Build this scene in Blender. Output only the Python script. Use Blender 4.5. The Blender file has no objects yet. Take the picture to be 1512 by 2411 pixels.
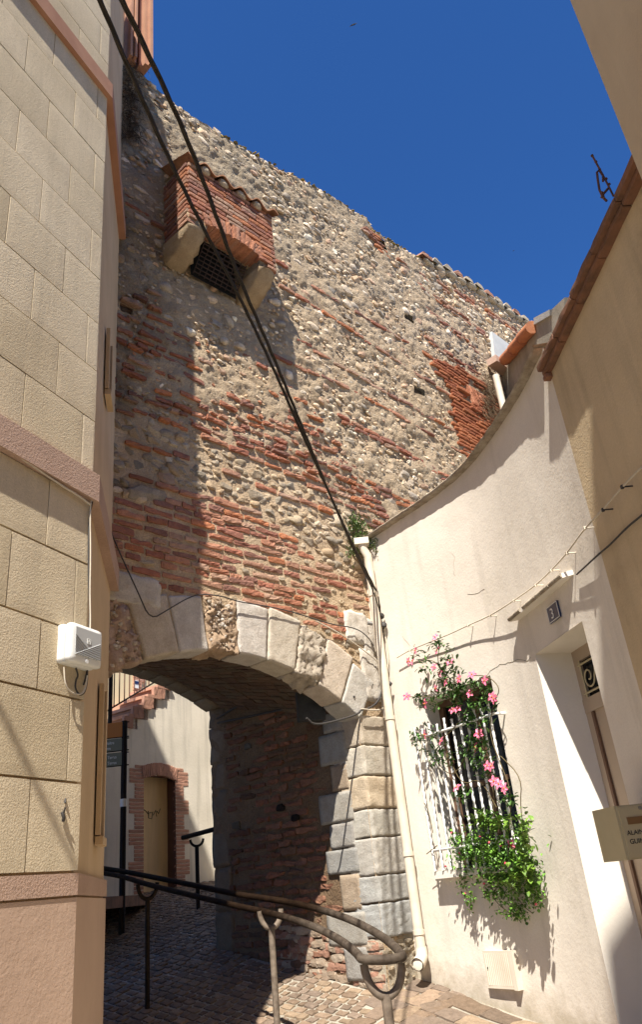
import bpy, math, random
import numpy as np
from mathutils import Vector, Matrix, noise as mnoise
R = math.radians
random.seed(7); rng = np.random.default_rng(7)
scn = bpy.context.scene
col = scn.collection

# ------------------------------------------------------------------ camera
EYE = np.array([0., 0., 1.6])
F0, CX, CY = 1800., 756., 1205.            # lens measured in photo pixels (1512 wide)
_up = np.array([-402., -3677., 1800.]); _up /= np.linalg.norm(_up)
_fw = np.array([0, 0, 1.]) - _up * _up[2]; _fw /= np.linalg.norm(_fw)
_rt = np.cross(_fw, _up); _rt = _rt if _rt[0] > 0 else -_rt
ROT = np.array([_rt, _fw, _up])            # camera (right, down, forward) -> world
cam_d = bpy.data.cameras.new('camera'); cam = bpy.data.objects.new('camera', cam_d); col.objects.link(cam)
cam_d.sensor_fit = 'VERTICAL'; cam_d.sensor_height = 36; cam_d.lens = F0 / 2410.5 * 36
cam_d.clip_end = 500; cam_d.clip_start = .05
M = Matrix.Identity(4)
for i in range(3):
    M[i][0] = ROT[i][0]; M[i][1] = -ROT[i][1]; M[i][2] = -ROT[i][2]; M[i][3] = EYE[i]
cam.matrix_world = M
scn.camera = cam

# ------------------------------------------------------------------ light
SUN_EL, SUN_AZ = 55.0, 187.5
sd = np.array([math.sin(R(SUN_AZ)) * math.cos(R(SUN_EL)), math.cos(R(SUN_AZ)) * math.cos(R(SUN_EL)), math.sin(R(SUN_EL))])
w = bpy.data.worlds.new("World"); scn.world = w; w.use_nodes = True
nt = w.node_tree; nt.nodes.clear()
sky = nt.nodes.new('ShaderNodeTexSky'); sky.sky_type = 'NISHITA'; sky.sun_disc = False
sky.sun_elevation = R(SUN_EL); sky.sun_rotation = R(SUN_AZ); sky.air_density = 1.0; sky.dust_density = 0.0; sky.ozone_density = 4.5
sky.altitude = 1500
bg = nt.nodes.new('ShaderNodeBackground'); bg.inputs[1].default_value = 0.085
wo = nt.nodes.new('ShaderNodeOutputWorld')
tn = nt.nodes.new('ShaderNodeMix'); tn.data_type = 'RGBA'; tn.blend_type = 'MULTIPLY'; tn.inputs[0].default_value = 1; tn.inputs[7].default_value = (.33, .67, 1.06, 1)
nt.links.new(sky.outputs[0], tn.inputs[6]); nt.links.new(tn.outputs[2], bg.inputs[0]); nt.links.new(bg.outputs[0], wo.inputs[0])
sl = bpy.data.lights.new('sun', 'SUN'); sl.energy = 5.0; sl.angle = R(.5); sl.color = (1, .95, .86)
so = bpy.data.objects.new('sun', sl); col.objects.link(so)
so.rotation_euler = Vector(sd).to_track_quat('Z', 'Y').to_euler()
scn.view_settings.view_transform = 'Standard'; scn.view_settings.look = 'None'
scn.view_settings.exposure = 1.02; scn.view_settings.gamma = 1

# ------------------------------------------------------------------ measuring helpers
def ray(x, y):
    d = np.array([x - CX, y - CY, F0], float); d /= np.linalg.norm(d)
    return ROT @ d
def azv(a): return np.array([math.sin(R(a)), math.cos(R(a)), 0.])
def onplane(x, y, P, a, off=0.):
    """point seen at (x,y) on the vertical plane through P running in compass direction a"""
    n = np.array([math.cos(R(a)), -math.sin(R(a)), 0]); r = ray(x, y); P = np.array([P[0], P[1], 0.])
    return EYE + r * ((P - EYE).dot(n) + off) / r.dot(n)
def onz(x, y, z):
    r = ray(x, y); return EYE + r * ((z - EYE[2]) / r[2])
def atr(x, y, d):
    r = ray(x, y); return EYE + r * d / math.hypot(r[0], r[1])
def seen(p):
    c = ROT.T @ (np.asarray(p) - EYE)
    return CX + F0 * c[..., 0] / c[..., 2], CY + F0 * c[..., 1] / c[..., 2]
def seen_many(p):
    c = (p - EYE) @ ROT
    return CX + F0 * c[:, 0] / c[:, 2], CY + F0 * c[:, 1] / c[:, 2]

GY = [-6, 0, 3, 5, 6.67, 7.5, 9, 10.8, 12, 14, 30]
GZ = [-.35, 0, .2, .38, .60, .80, 1.17, 1.5, 1.72, 1.88, 2.0]
def gz(y): return np.interp(y, GY, GZ)

# ------------------------------------------------------------------ mesh building
class MB:
    def __init__(s): s.v = []; s.f = []; s.c = []; s.n = 0; s.mi = []; s.sm = []
    def add(s, v, f, c=(1, 1, 1), mi=0, smooth=False):
        v = np.asarray(v, float).reshape(-1, 3)
        c = np.asarray(c, float)
        if c.ndim == 1: c = np.tile(c[:3], (len(v), 1))
        s.v.append(v); s.c.append(c)
        if isinstance(f, np.ndarray): s.f.append(f + s.n); s.mi.append(np.full(len(f), mi)); s.sm.append(np.full(len(f), smooth))
        else:
            byk = {}
            for q in f: byk.setdefault(len(q), []).append(q)
            for q in byk.values():
                q = np.array(q); s.f.append(q + s.n); s.mi.append(np.full(len(q), mi)); s.sm.append(np.full(len(q), smooth))
        s.n += len(v); return s
    def box(s, ctr, h, ax=None, **k):
        """c centre, h half sizes, ax rows = local axes"""
        ax = np.eye(3) if ax is None else np.asarray(ax)
        p = np.array([[x, y, z] for x in (-1, 1) for y in (-1, 1) for z in (-1, 1)], float) * h
        f = np.array([[0, 1, 3, 2], [4, 6, 7, 5], [0, 4, 5, 1], [2, 3, 7, 6], [0, 2, 6, 4], [1, 5, 7, 3]])
        return s.add(np.asarray(ctr) + p @ ax, f, **k)
    def tube(s, pts, r, seg=8, caps=True, **k):
        pts = np.asarray(pts, float); n = len(pts); r = np.broadcast_to(r, (n,))
        T = np.gradient(pts, axis=0); T /= np.linalg.norm(T, axis=1)[:, None] + 1e-9
        a = np.cross(T[0], [0, 0, 1.]); 
        if np.linalg.norm(a) < .1: a = np.cross(T[0], [0, 1., 0])
        a /= np.linalg.norm(a); V = []
        for i in range(n):
            a = a - T[i] * a.dot(T[i]); a /= np.linalg.norm(a); b = np.cross(T[i], a)
            th = np.arange(seg) * 2 * np.pi / seg
            V.append(pts[i] + r[i] * (np.cos(th)[:, None] * a + np.sin(th)[:, None] * b))
        f = [[i * seg + j, i * seg + (j + 1) % seg, (i + 1) * seg + (j + 1) % seg, (i + 1) * seg + j] for i in range(n - 1) for j in range(seg)]
        k.setdefault('smooth', True)
        s.add(np.concatenate(V), np.array(f), **k)
        if caps:
            k['smooth'] = False
            s.add(V[0], [list(range(seg))[::-1]], **k); s.add(V[-1], [list(range(seg))], **k)
        return s
    def prism(s, poly, z0, z1, **k):
        """poly: list of xy (ccw); z0,z1 scalars or per-vertex"""
        n = len(poly); z0 = np.broadcast_to(z0, (n,)); z1 = np.broadcast_to(z1, (n,))
        v = [(p[0], p[1], z0[i]) for i, p in enumerate(poly)] + [(p[0], p[1], z1[i]) for i, p in enumerate(poly)]
        f = [[i, (i + 1) % n, n + (i + 1) % n, n + i] for i in range(n)] + [list(range(n))[::-1], list(range(n, 2 * n))]
        return s.add(v, f, **k)
    def build(s, name, mat, parent=None, smooth=None):
        V = np.concatenate(s.v); Cc = np.concatenate(s.c)
        me = bpy.data.meshes.new(name)
        me.vertices.add(len(V)); me.vertices.foreach_set('co', V.ravel())
        tot = sum(len(q) for q in s.f); ls = []; lt = []
        loops = np.concatenate([q.ravel() for q in s.f]); 
        for q in s.f: lt.append(np.full(len(q), q.shape[1]))
        lt = np.concatenate(lt); st = np.concatenate([[0], np.cumsum(lt)[:-1]])
        me.loops.add(len(loops)); me.loops.foreach_set('vertex_index', loops.astype(np.int32))
        me.polygons.add(tot); me.polygons.foreach_set('loop_start', st.astype(np.int32))
        me.polygons.foreach_set('material_index', np.concatenate(s.mi).astype(np.int32))
        me.update(calc_edges=True)
        sm = np.concatenate(s.sm) if smooth is None else np.full(tot, smooth)
        me.polygons.foreach_set('use_smooth', sm)
        at = me.color_attributes.new('tint', 'FLOAT_COLOR', 'POINT')
        at.data.foreach_set('color', np.concatenate([Cc, np.ones((len(V), 1))], 1).ravel())
        for m in (mat if isinstance(mat, (list, tuple)) else [mat]): me.materials.append(m)
        o = bpy.data.objects.new(name, me); col.objects.link(o)
        if parent is not None: o.parent = parent
        return o
def tag(o, label=None, cat=None, group=None, kind=None):
    if label: o['label'] = label
    if cat: o['category'] = cat
    if group: o['group'] = group
    if kind: o['kind'] = kind
    return o
def thing(name, label, cat, group=None):
    o = bpy.data.objects.new(name, None); col.objects.link(o); o.empty_display_size = .1
    return tag(o, label, cat, group)

# templates -----------------------------------------------------------
def _ico(sub):
    import bmesh
    b = bmesh.new(); bmesh.ops.create_icosphere(b, subdivisions=sub, radius=1)
    v = np.array([x.co[:] for x in b.verts]); f = np.array([[x.index for x in q.verts] for q in b.faces]); b.free(); return v, f
ICO = {1: _ico(1), 2: _ico(2), 3: _ico(3)}
def _boxt(nx, ny, nz):
    """surface of cube [-1,1]^3, without the +y (rear) side"""
    V = {}; vs = []; F = []
    def vid(i, j, k):
        key = (i, j, k)
        if key not in V: V[key] = len(vs); vs.append((2 * i / nx - 1, 2 * j / ny - 1, 2 * k / nz - 1))
        return V[key]
    for i in range(nx):
        for k in range(nz): F.append([vid(i, 0, k), vid(i + 1, 0, k), vid(i + 1, 0, k + 1), vid(i, 0, k + 1)])
    for j in range(ny):
        for k in range(nz):
            F.append([vid(0, j + 1, k), vid(0, j, k), vid(0, j, k + 1), vid(0, j + 1, k + 1)])
            F.append([vid(nx, j, k), vid(nx, j + 1, k), vid(nx, j + 1, k + 1), vid(nx, j, k + 1)])
        for i in range(nx):
            F.append([vid(i, j, 0), vid(i, j + 1, 0), vid(i + 1, j + 1, 0), vid(i + 1, j, 0)])
            F.append([vid(i, j, nz), vid(i + 1, j, nz), vid(i + 1, j + 1, nz), vid(i, j + 1, nz)])
    return np.array(vs), np.array(F)
_BT = {}
def rbox(h, r, jit=.003, res=(6, 2, 3), lump=.0, lf=(8, 26)):
    """rounded, roughened block: local x along wall, y depth (front = -y), z up"""
    if res not in _BT: _BT[res] = _boxt(*res)
    t, f = _BT[res]; h = np.asarray(h, float)
    p = t * h; r = min(r, h.min() * .95)
    # squeeze the outermost rows towards the corners so rounding reads
    q = np.clip(p, -(h - r), h - r); d = p - q; L = np.linalg.norm(d, axis=1)[:, None] + 1e-9
    q = q + d / L * np.minimum(L, r)
    if lump:
        for _ in range(3):
            k = rng.normal(size=3) * rng.uniform(*lf); ph = rng.uniform(0, 6.28)
            q += np.sign(t) * (np.sin(q @ k + ph) * lump)[:, None]
    return q + rng.normal(size=q.shape) * jit, f
def pebble(rad, sub=2, blocky=.0, bump=.10):
    v, f = ICO[sub]; v = v.copy()
    if blocky: v = np.sign(v) * np.abs(v) ** (1 - blocky); 
    s = np.ones(len(v))
    for _ in range(4):
        k = rng.normal(size=3) * rng.uniform(.8, 2.6); s += bump * np.sin(v @ k + rng.uniform(0, 6.28))
    return v * s[:, None] * np.asarray(rad), f

class Frame:
    """wall frame: origin, compass direction a (u axis), n axis points to the viewer's side"""
    def __init__(s, O, a, flip=False):
        s.O = np.array([O[0], O[1], 0.]); s.u = azv(a); s.n = np.array([math.cos(R(a)), -math.sin(R(a)), 0.]) * (-1 if flip else 1)
        s.a = a; s.ax = np.array([s.u, -s.n, [0, 0, 1.]])
    def w(s, p): p = np.asarray(p, float); return s.O + p @ s.ax          # local (u, depth, z) -> world
    def px(s, x, y, off=0.):
        r = ray(x, y); t = ((s.O - EYE).dot(s.n) + off) / r.dot(s.n); P = EYE + r * t - s.O
        return P.dot(s.u), P[2]
def vnoise(x, y, sc, seed):
    g = np.random.default_rng(seed).uniform(-1, 1, (256, 256))
    X = x / sc; Y = y / sc; i = np.floor(X).astype(int); j = np.floor(Y).astype(int); fx = X - i; fy = Y - j
    fx = fx * fx * (3 - 2 * fx); fy = fy * fy * (3 - 2 * fy)
    a = g[i % 256, j % 256]; b = g[(i + 1) % 256, j % 256]; c = g[i % 256, (j + 1) % 256]; d = g[(i + 1) % 256, (j + 1) % 256]
    return (a * (1 - fx) + b * fx) * (1 - fy) + (c * (1 - fx) + d * fx) * fy
def inpoly(x, y, P):
    c = False; n = len(P); j = n - 1
    for i in range(n):
        if (P[i][1] > y) != (P[j][1] > y) and x < (P[j][0] - P[i][0]) * (y - P[i][1]) / (P[j][1] - P[i][1]) + P[i][0]: c = not c
        j = i
    return c
def textmesh(s, size, name, mat, O, ux, uz, parent, depth=.001, scale_x=1.):
    c = bpy.data.curves.new(name, 'FONT'); c.body = s; c.size = size; c.extrude = depth
    t = bpy.data.objects.new('t', c); col.objects.link(t)
    me = bpy.data.meshes.new_from_object(t.evaluated_get(bpy.context.evaluated_depsgraph_get()))
    bpy.data.objects.remove(t); me.name = name
    ux = Vector(ux).normalized(); uz = Vector(uz).normalized(); nn = ux.cross(uz)
    m = Matrix(((ux.x * scale_x, uz.x, nn.x, O[0]), (ux.y * scale_x, uz.y, nn.y, O[1]), (ux.z * scale_x, uz.z, nn.z, O[2]), (0, 0, 0, 1)))
    me.transform(m); me.materials.clear(); me.materials.append(mat)
    o = bpy.data.objects.new(name, me); col.objects.link(o); o.parent = parent
    return o

# ------------------------------------------------------------------ materials
def lin(r, g, b): return tuple(((c / 255) / 12.92 if c <= 10 else ((c / 255 + .055) / 1.055) ** 2.4) for c in (r, g, b))
def mat(name, c1, c2=None, sc=3., rough=.9, bump=None, bump2=None, attr=False, streak=0., spots=None, metal=0., spec=.3, lo=.35, hi=.65, coat=0., c2amt=1., fine=.0, stretch=None, splash=None):
    m = bpy.data.materials.new(name); m.use_nodes = True; N = m.node_tree.nodes; L = m.node_tree.links
    b = N['Principled BSDF']; b.inputs['Roughness'].default_value = rough; b.inputs['Metallic'].default_value = metal
    b.inputs['Specular IOR Level'].default_value = spec
    tc = N.new('ShaderNodeTexCoord'); vec = tc.outputs['Object']
    if stretch:
        mp = N.new('ShaderNodeMapping'); mp.inputs['Scale'].default_value = stretch; L.new(vec, mp.inputs[0]); vec_s = mp.outputs[0]
    else: vec_s = vec
    def nz(scale, det=5, v=None, ro=.6):
        n = N.new('ShaderNodeTexNoise'); n.inputs['Scale'].default_value = scale; n.inputs['Detail'].default_value = det
        n.inputs['Roughness'].default_value = ro; L.new(v or vec, n.inputs['Vector']); return n.outputs['Fac']
    def ramp(f, a, z):
        r = N.new('ShaderNodeMapRange'); r.inputs['From Min'].default_value = a; r.inputs['From Max'].default_value = z; L.new(f, r.inputs[0]); return r.outputs[0]
    def mix(f, a, c, mode='MIX'):
        x = N.new('ShaderNodeMix'); x.data_type = 'RGBA'; x.blend_type = mode
        if isinstance(f, float): x.inputs[0].default_value = f
        else: L.new(f, x.inputs[0])
        for k, q in ((6, a), (7, c)):
            if isinstance(q, tuple): x.inputs[k].default_value = (*q, 1)
            else: L.new(q, x.inputs[k])
        return x.outputs[2]
    base = tuple(c1)
    if attr:
        a = N.new('ShaderNodeAttribute'); a.attribute_name = 'tint'
        base = mix(1., a.outputs['Color'], tuple(c1), 'MULTIPLY')
    if c2 is not None:
        f = ramp(nz(sc, 6, vec_s), lo, hi)
        if c2amt < 1:
            mm = N.new('ShaderNodeMath'); mm.operation = 'MULTIPLY'; mm.inputs[1].default_value = c2amt; L.new(f, mm.inputs[0]); f = mm.outputs[0]
        base = mix(f, base, (mix(1., a.outputs['Color'], tuple(c2), 'MULTIPLY') if attr else tuple(c2)))
    if fine:
        g = ramp(nz(90, 3), .3, .7); x = mix(g, (1 - fine,) * 3, (1 + fine,) * 3); base = mix(1., base, x, 'MULTIPLY')
    if streak:
        mp = N.new('ShaderNodeMapping'); mp.inputs['Scale'].default_value = (7, 7, .55); L.new(vec, mp.inputs[0])
        g = ramp(nz(1., 6, mp.outputs[0]), .5, .85); mm = N.new('ShaderNodeMath'); mm.operation = 'MULTIPLY'; mm.inputs[1].default_value = streak
        L.new(g, mm.inputs[0]); base = mix(mm.outputs[0], base, (.10, .085, .065))
    if spots:
        g = ramp(nz(spots[0], 8, None, .75), spots[1], spots[1] + .07); base = mix(g, base, tuple(spots[2]))
    if splash:                                   # rain-splashed dirt along the foot of the wall
        sx = N.new('ShaderNodeSeparateXYZ'); L.new(vec, sx.inputs[0]); ad = N.new('ShaderNodeMath'); ad.operation = 'MULTIPLY_ADD'
        L.new(sx.outputs[1], ad.inputs[0]); ad.inputs[1].default_value = -.2; L.new(sx.outputs[2], ad.inputs[2])
        a2 = N.new('ShaderNodeMath'); a2.operation = 'MULTIPLY_ADD'; L.new(nz(9, 6), a2.inputs[0]); a2.inputs[1].default_value = -.55; L.new(ad.outputs[0], a2.inputs[2])
        base = mix(ramp(a2.outputs[0], -.72, -1.05), base, tuple(splash))
    if isinstance(base, tuple): b.inputs['Base Color'].default_value = (*base, 1)
    else: L.new(base, b.inputs['Base Color'])
    prev = None
    for bb in (bump, bump2):
        if bb:
            bn = N.new('ShaderNodeBump'); bn.inputs['Strength'].default_value = bb[2] if len(bb) > 2 else 1.; bn.inputs['Distance'].default_value = bb[1]
            L.new(nz(bb[0], 4), bn.inputs['Height'])
            if prev: L.new(prev, bn.inputs['Normal'])
            prev = bn.outputs[0]
    if prev: L.new(prev, b.inputs['Normal'])
    return m
T = {}
T['masonry'] = mat('rubble_masonry', (1.06, 1.0, .93), (.82, .74, .66), 14, .93, (45, .012, .9), (160, .004, .8), attr=True, fine=.18)
T['mortar'] = mat('lime_mortar', (1.08, 1.0, .92), (.86, .76, .66), 5, .95, (38, .03, 1.), (130, .008, 1.), attr=True, fine=.2, streak=.16)
T['block'] = mat('dressed_stone', (1, 1, 1), (.80, .77, .74), 9, .9, (42, .007, .9), (120, .005, 1.), attr=True, fine=.15)
T['left_plaster'] = mat('ochre_render', (.67, .555, .385), (.57, .465, .315), 1.7, .92, (110, .0045, .8), (45, .003, .5), fine=.10, streak=.22, attr=True, spots=(9, .66, (.50, .40, .26)))
T['left_plain'] = mat('smooth_ochre_render', (.60, .44, .27), (.52, .37, .22), 2, .9, (60, .004, .5), streak=.15)
T['pink_band'] = mat('pink_render', (.47, .32, .24), (.42, .28, .21), 3, .92, (90, .007, .8), fine=.1)
T['pink_plinth'] = mat('pink_plinth_render', (.54, .38, .28), (.49, .34, .25), 2, .85, (12, .007, .4), (70, .003, .5))
T['terracotta_trim'] = mat('terracotta_paint', (.42, .22, .135), (.36, .18, .11), 5, .8, (60, .003, .5))
T['white_plaster'] = mat('white_house_render', (.775, .705, .61), (.685, .615, .525), 1.3, .9, (48, .005, .4), (7, .010, .32), fine=.04, streak=.26, splash=(.42, .36, .27), spots=(1.7, .60, (.64, .575, .48)))
T['reveal_plaster'] = mat('smooth_white_render', (.78, .72, .63), (.72, .66, .57), 2, .85, (30, .004, .4))
T['cornice'] = mat('weathered_cornice', (.42, .36, .28), (.24, .19, .14), 12, .95, (50, .012, .9))
T['beige_plaster'] = mat('beige_render', (.60, .47, .30), (.50, .385, .24), 1.4, .92, (60, .006, .6), streak=.34, fine=.05, spots=(1.4, .60, (.44, .335, .21)))
T['beige_smooth'] = mat('beige_render_pale', (.60, .48, .32), (.53, .41, .27), 1., .92, (60, .004, .5), streak=.12)
T['grey_cement'] = mat('old_cement', (.40, .36, .29), (.30, .27, .21), 3, .95, (50, .01, .8), streak=.5, fine=.1)
T['pale_cement'] = mat('pale_cement', (.50, .49, .46), (.42, .41, .39), 6, .9, (40, .004, .5))
T['eave_brick'] = mat('dark_terracotta', (.26, .125, .075), (.13, .075, .05), 7, .9, (60, .004, .6))
T['tile'] = mat('roof_tile', (.50, .20, .09), (.38, .15, .08), 6, .85, (40, .006, .6), attr=True)
T['white_paint'] = mat('white_painted_iron', (.86, .84, .80), (.72, .70, .66), 20, .5, (60, .002, .4))
T['white_pipe'] = mat('cream_pipe_paint', (.68, .61, .50), (.60, .52, .41), 6, .55, streak=.12)
T['black_cable'] = mat('black_cable', (.016, .013, .010), (.035, .027, .018), 30, .7, (120, .003, .8))
T['cream_cable'] = mat('cream_cable', (.62, .55, .44), (.5, .43, .34), 12, .7)
T['dark_cable'] = mat('dark_cable', (.05, .045, .042), None, 3, .6)
T['black_iron'] = mat('black_iron', (.012, .010, .010), (.02, .015, .013), 10, .6, spec=.15)
T['rust_rail'] = mat('worn_brown_rail', (.10, .075, .056), (.22, .175, .135), 16, .55, (60, .002, .4), metal=0., spec=.14, attr=True)
T['rust'] = mat('rusty_iron', (.16, .07, .045), (.09, .045, .035), 20, .85, (50, .005, .6))
T['ochre_door'] = mat('ochre_door', (.92, .66, .33), (.82, .57, .27), 2, .7, streak=.25, stretch=(3, 3, .5))
T['brick_trim'] = mat('trim_brick', (.52, .28, .19), (.44, .23, .16), 8, .9, (60, .005, .6), attr=True)
T['court_plaster'] = mat('stained_pale_render', (.84, .76, .63), (.72, .65, .53), 1.5, .92, (30, .006, .5), streak=.5)
T['brown_wood'] = mat('brown_wood', (.16, .09, .055), (.11, .06, .04), 5, .6, stretch=(2, 2, .3))
T['door_paint'] = mat('taupe_door_paint', (.42, .33, .25), (.38, .30, .23), 2, .6)
T['glass'] = mat('dark_glass', (.010, .011, .013), None, 1, .25, spec=.25)
T['dark'] = mat('shaft_shade_black', (.010, .009, .008), None, 1, .9)  # black for the painted shade inside the turret box
T['box_plastic'] = mat('white_plastic', (.74, .73, .70), (.68, .67, .63), 8, .45)
T['box_panel'] = mat('grey_plastic', (.45, .45, .44), None, 1, .5)
T['mail_metal'] = mat('cream_metal', (.47, .40, .25), (.42, .36, .22), 4, .45, spec=.5)
T['mail_slot'] = mat('brown_slot', (.20, .11, .045), None, 1, .5)
T['ink'] = mat('black_ink', (.01, .01, .01), None, 1, .7)
T['blue_enamel'] = mat('dark_blue_enamel', (.012, .02, .07), None, 1, .3, spec=.6)
T['white_enamel'] = mat('white_enamel', (.75, .74, .7), None, 1, .35)
T['green_panel'] = mat('grey_green_panel', (.17, .175, .125), None, 1, .6)
T['orange_panel'] = mat('orange_panel', (.42, .16, .035), None, 1, .6)
T['leaf'] = mat('leaf_green', (.07, .15, .025), (.035, .09, .018), 9, .45, spec=.5, attr=True)
T['petal'] = mat('pink_petal', (.78, .10, .22), (.84, .30, .40), 60, .6, attr=True)
T['petal_heart'] = mat('orange_petal_heart', (.75, .25, .02), None, 1, .6)
T['stem'] = mat('green_brown_stem', (.12, .09, .04), None, 1, .8)
T['dry'] = mat('dry_grass', (.25, .20, .13), (.12, .09, .06), 20, .9, attr=True)
T['paving'] = mat('stone_setts', (1.14, 1.02, .89), (.84, .74, .63), 22, .8, (60, .006, .7), attr=True, fine=.15)
T['ground'] = mat('joint_mortar', (.42, .385, .32), (.26, .23, .18), 2.2, .95, (50, .01, .8), fine=.2)
T['yellow_wall'] = mat('pale_yellow_render', (.66, .54, .33), None, 1, .9)
T['grey_box'] = mat('dark_grey_metal', (.055, .055, .055), (.03, .03, .03), 8, .6)
T['grey_steel'] = mat('grey_steel', (.30, .29, .27), (.2, .19, .18), 20, .5, metal=.4)
T['moss'] = mat('moss', (.16, .13, .05), None, 1, .9, attr=True)
T['grille_iron'] = mat('grille_iron', (.05, .03, .022), (.03, .02, .016), 20, .85)
T['bird'] = mat('dark_feathers', (.012, .011, .012), None, 1, .8)
# ================================================================== RAMPART WALL
AW = 42.9
P0 = atr(985, 2300, 7.6)[:2]
FW = Frame(P0, AW)
TOPPX = [(262, 120), (300, 150), (330, 172), (352, 192), (400, 235), (470, 285), (540, 330), (640, 385), (740, 440), (860, 515), (880, 543), (930, 575), (1000, 612), (1100, 667), (1180, 722), (1255, 772), (1330, 815)]
_t = sorted(FW.px(*p) for p in TOPPX); TU = [a for a, b in _t]; TZ = [b for a, b in _t]
def wtop(u): return np.interp(u, TU, TZ)
ARC_U, ARC_Z, ARC_R, RING = -1.81, .91, 2.51, .46
UJ = -.38; UJL = 2 * ARC_U - UJ; ZSP = ARC_Z + math.sqrt(ARC_R ** 2 - (UJ - ARC_U) ** 2)
def in_open(u, z, g=0.):
    if u < UJL + g or u > UJ - g: return False
    return z < ARC_Z + math.sqrt(max(0, (ARC_R - g) ** 2 - (u - ARC_U) ** 2))
def in_ring(u, z, g=0.):
    r = math.hypot(u - ARC_U, z - ARC_Z)
    if z > ZSP - .1 and ARC_R - g < r < ARC_R + RING + g and UJL - .55 < u < UJ + .42: return True
    return UJ - .02 < u < .12 and z < 3.6
rampart = thing('rampart_wall', 'tall medieval rampart of river cobbles and thin red bricks with an arched gateway', 'wall')
BRICK = [(.38, .17, .11), (.34, .145, .10), (.42, .215, .145), (.30, .14, .105), (.40, .23, .165), (.27, .145, .115), (.45, .19, .10), (.42, .28, .21)]
STONE = [(.55, .47, .36), (.48, .42, .34), (.56, .46, .34), (.40, .37, .31), (.48, .39, .28), (.66, .59, .49), (.30, .27, .23), (.50, .38, .26), (.37, .33, .27), (.42, .30, .22)]
COB = [(.42, .35, .25), (.36, .31, .24), (.48, .40, .29), (.30, .27, .22), (.50, .43, .33), (.40, .31, .21)]
def pick(L, v=.08): c = np.array(L[rng.integers(len(L))]) * (1 + rng.normal() * v); return np.clip(c, .02, .95)
# zones in the photo's own layout, looked up for wall points
PATCH = [(1015, 850), (1075, 860), (1140, 900), (1180, 960), (1195, 1010), (1150, 1080), (1098, 1112), (1085, 1060), (1062, 940), (1040, 890)]
PATCH2 = [(905, 1175), (965, 1195), (950, 1225), (905, 1222)]
CEMENT = [(1150, 780), (1215, 830), (1200, 862), (1158, 858)]
def lerp(x, pts): return np.interp(x, [p[0] for p in pts], [p[1] for p in pts])
def zone(u, z):
    x, y = seen(FW.w([u, 0, z]))
    if inpoly(x, y, PATCH) or inpoly(x, y, PATCH2): return 'patch'
    if inpoly(x, y, CEMENT): return 'none'
    flush = lerp(x, [(250, 965), (470, 1022), (620, 1085), (770, 1170), (850, 1222), (950, 1290)])
    if y > flush:
        a = lerp(x, [(250, 1165), (380, 1180), (470, 1165), (600, 1205), (700, 1270), (760, 1330), (900, 1400)])
        b = lerp(x, [(250, 1210), (470, 1185), (650, 1290), (900, 1480)])
        return 'flushcob' if y < a else 'flushbrick'
    mid = lerp(x, [(250, 690), (330, 700), (460, 790), (600, 830), (690, 905), (770, 1010), (850, 1130), (960, 1240)])
    if y > mid:
        return 'midbrick' if (y > mid + 120 and x < 600) or y > flush - 70 or x > 640 else 'midrub'
    if x < 395 and y > 430: return 'leftrub'
    if x > 930 and y < 560 + (x - 930) * 1.15: return 'dense'
    if y < 330 + (x - 400) * .62 + 60: return 'top'
    return 'upper'
# --- mortar face
du = .022
us = np.arange(-3.6, 7.2, du); zs = np.arange(.3, 11.3, du)
U, Z = np.meshgrid(us, zs, indexing='ij')
x_, y_ = seen_many(FW.w(np.stack([U.ravel(), 0 * U.ravel(), Z.ravel()], 1))); x_ = x_.reshape(U.shape); y_ = y_.reshape(U.shape)
fl = np.interp(x_, [250, 470, 620, 770, 850, 950], [965, 1022, 1085, 1170, 1222, 1290])
rough = np.clip((fl - y_) / 70 + .3, 0.10, 1)
nzv = (vnoise(U, Z, .35, 1) * .018 + vnoise(U * .7, Z, .11, 2) * .016 + vnoise(U * .7, Z, .05, 3) * .011 + vnoise(U, Z, .027, 4) * .009)
Yd = -nzv * rough + .002
zt = wtop(U); ex = Z > zt + vnoise(U, Z, .2, 9) * .04 + vnoise(U, U * 0, .07, 12) * .03
Zc = np.where(ex, np.minimum(Z, zt + .0), Z)
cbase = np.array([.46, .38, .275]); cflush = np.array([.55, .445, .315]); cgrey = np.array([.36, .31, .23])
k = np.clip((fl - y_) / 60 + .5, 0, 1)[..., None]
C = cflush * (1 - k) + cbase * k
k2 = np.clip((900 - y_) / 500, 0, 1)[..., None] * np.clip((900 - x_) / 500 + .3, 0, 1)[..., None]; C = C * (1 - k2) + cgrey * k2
# noisy darker patches of the old masonry near the ochre house
dark_blotch = np.clip(vnoise(U, Z, .5, 21) * .8 + vnoise(U, Z, .16, 22) * .5 + .25, 0, 1) * np.clip((430 - x_) / 150, 0, 1) * (y_ < 1150) * (y_ > 150)
C = C * (1 - .72 * dark_blotch[..., None]); C = C * (1 + .10 * vnoise(U, Z, .25, 23)[..., None] + .08 * vnoise(U, Z, .06, 24)[..., None])
idx = np.arange(U.size).reshape(U.shape)
keep = (Z[:-1, :-1] < zt[:-1, :-1])
um = U[:-1, :-1] + du / 2; zm = Z[:-1, :-1] + du / 2
arc = (um > UJL) & (um < UJ) & (zm < ARC_Z + np.sqrt(np.maximum(0, (ARC_R + .06) ** 2 - (um - ARC_U) ** 2)))
keep &= ~arc & (zm > .4)
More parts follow.
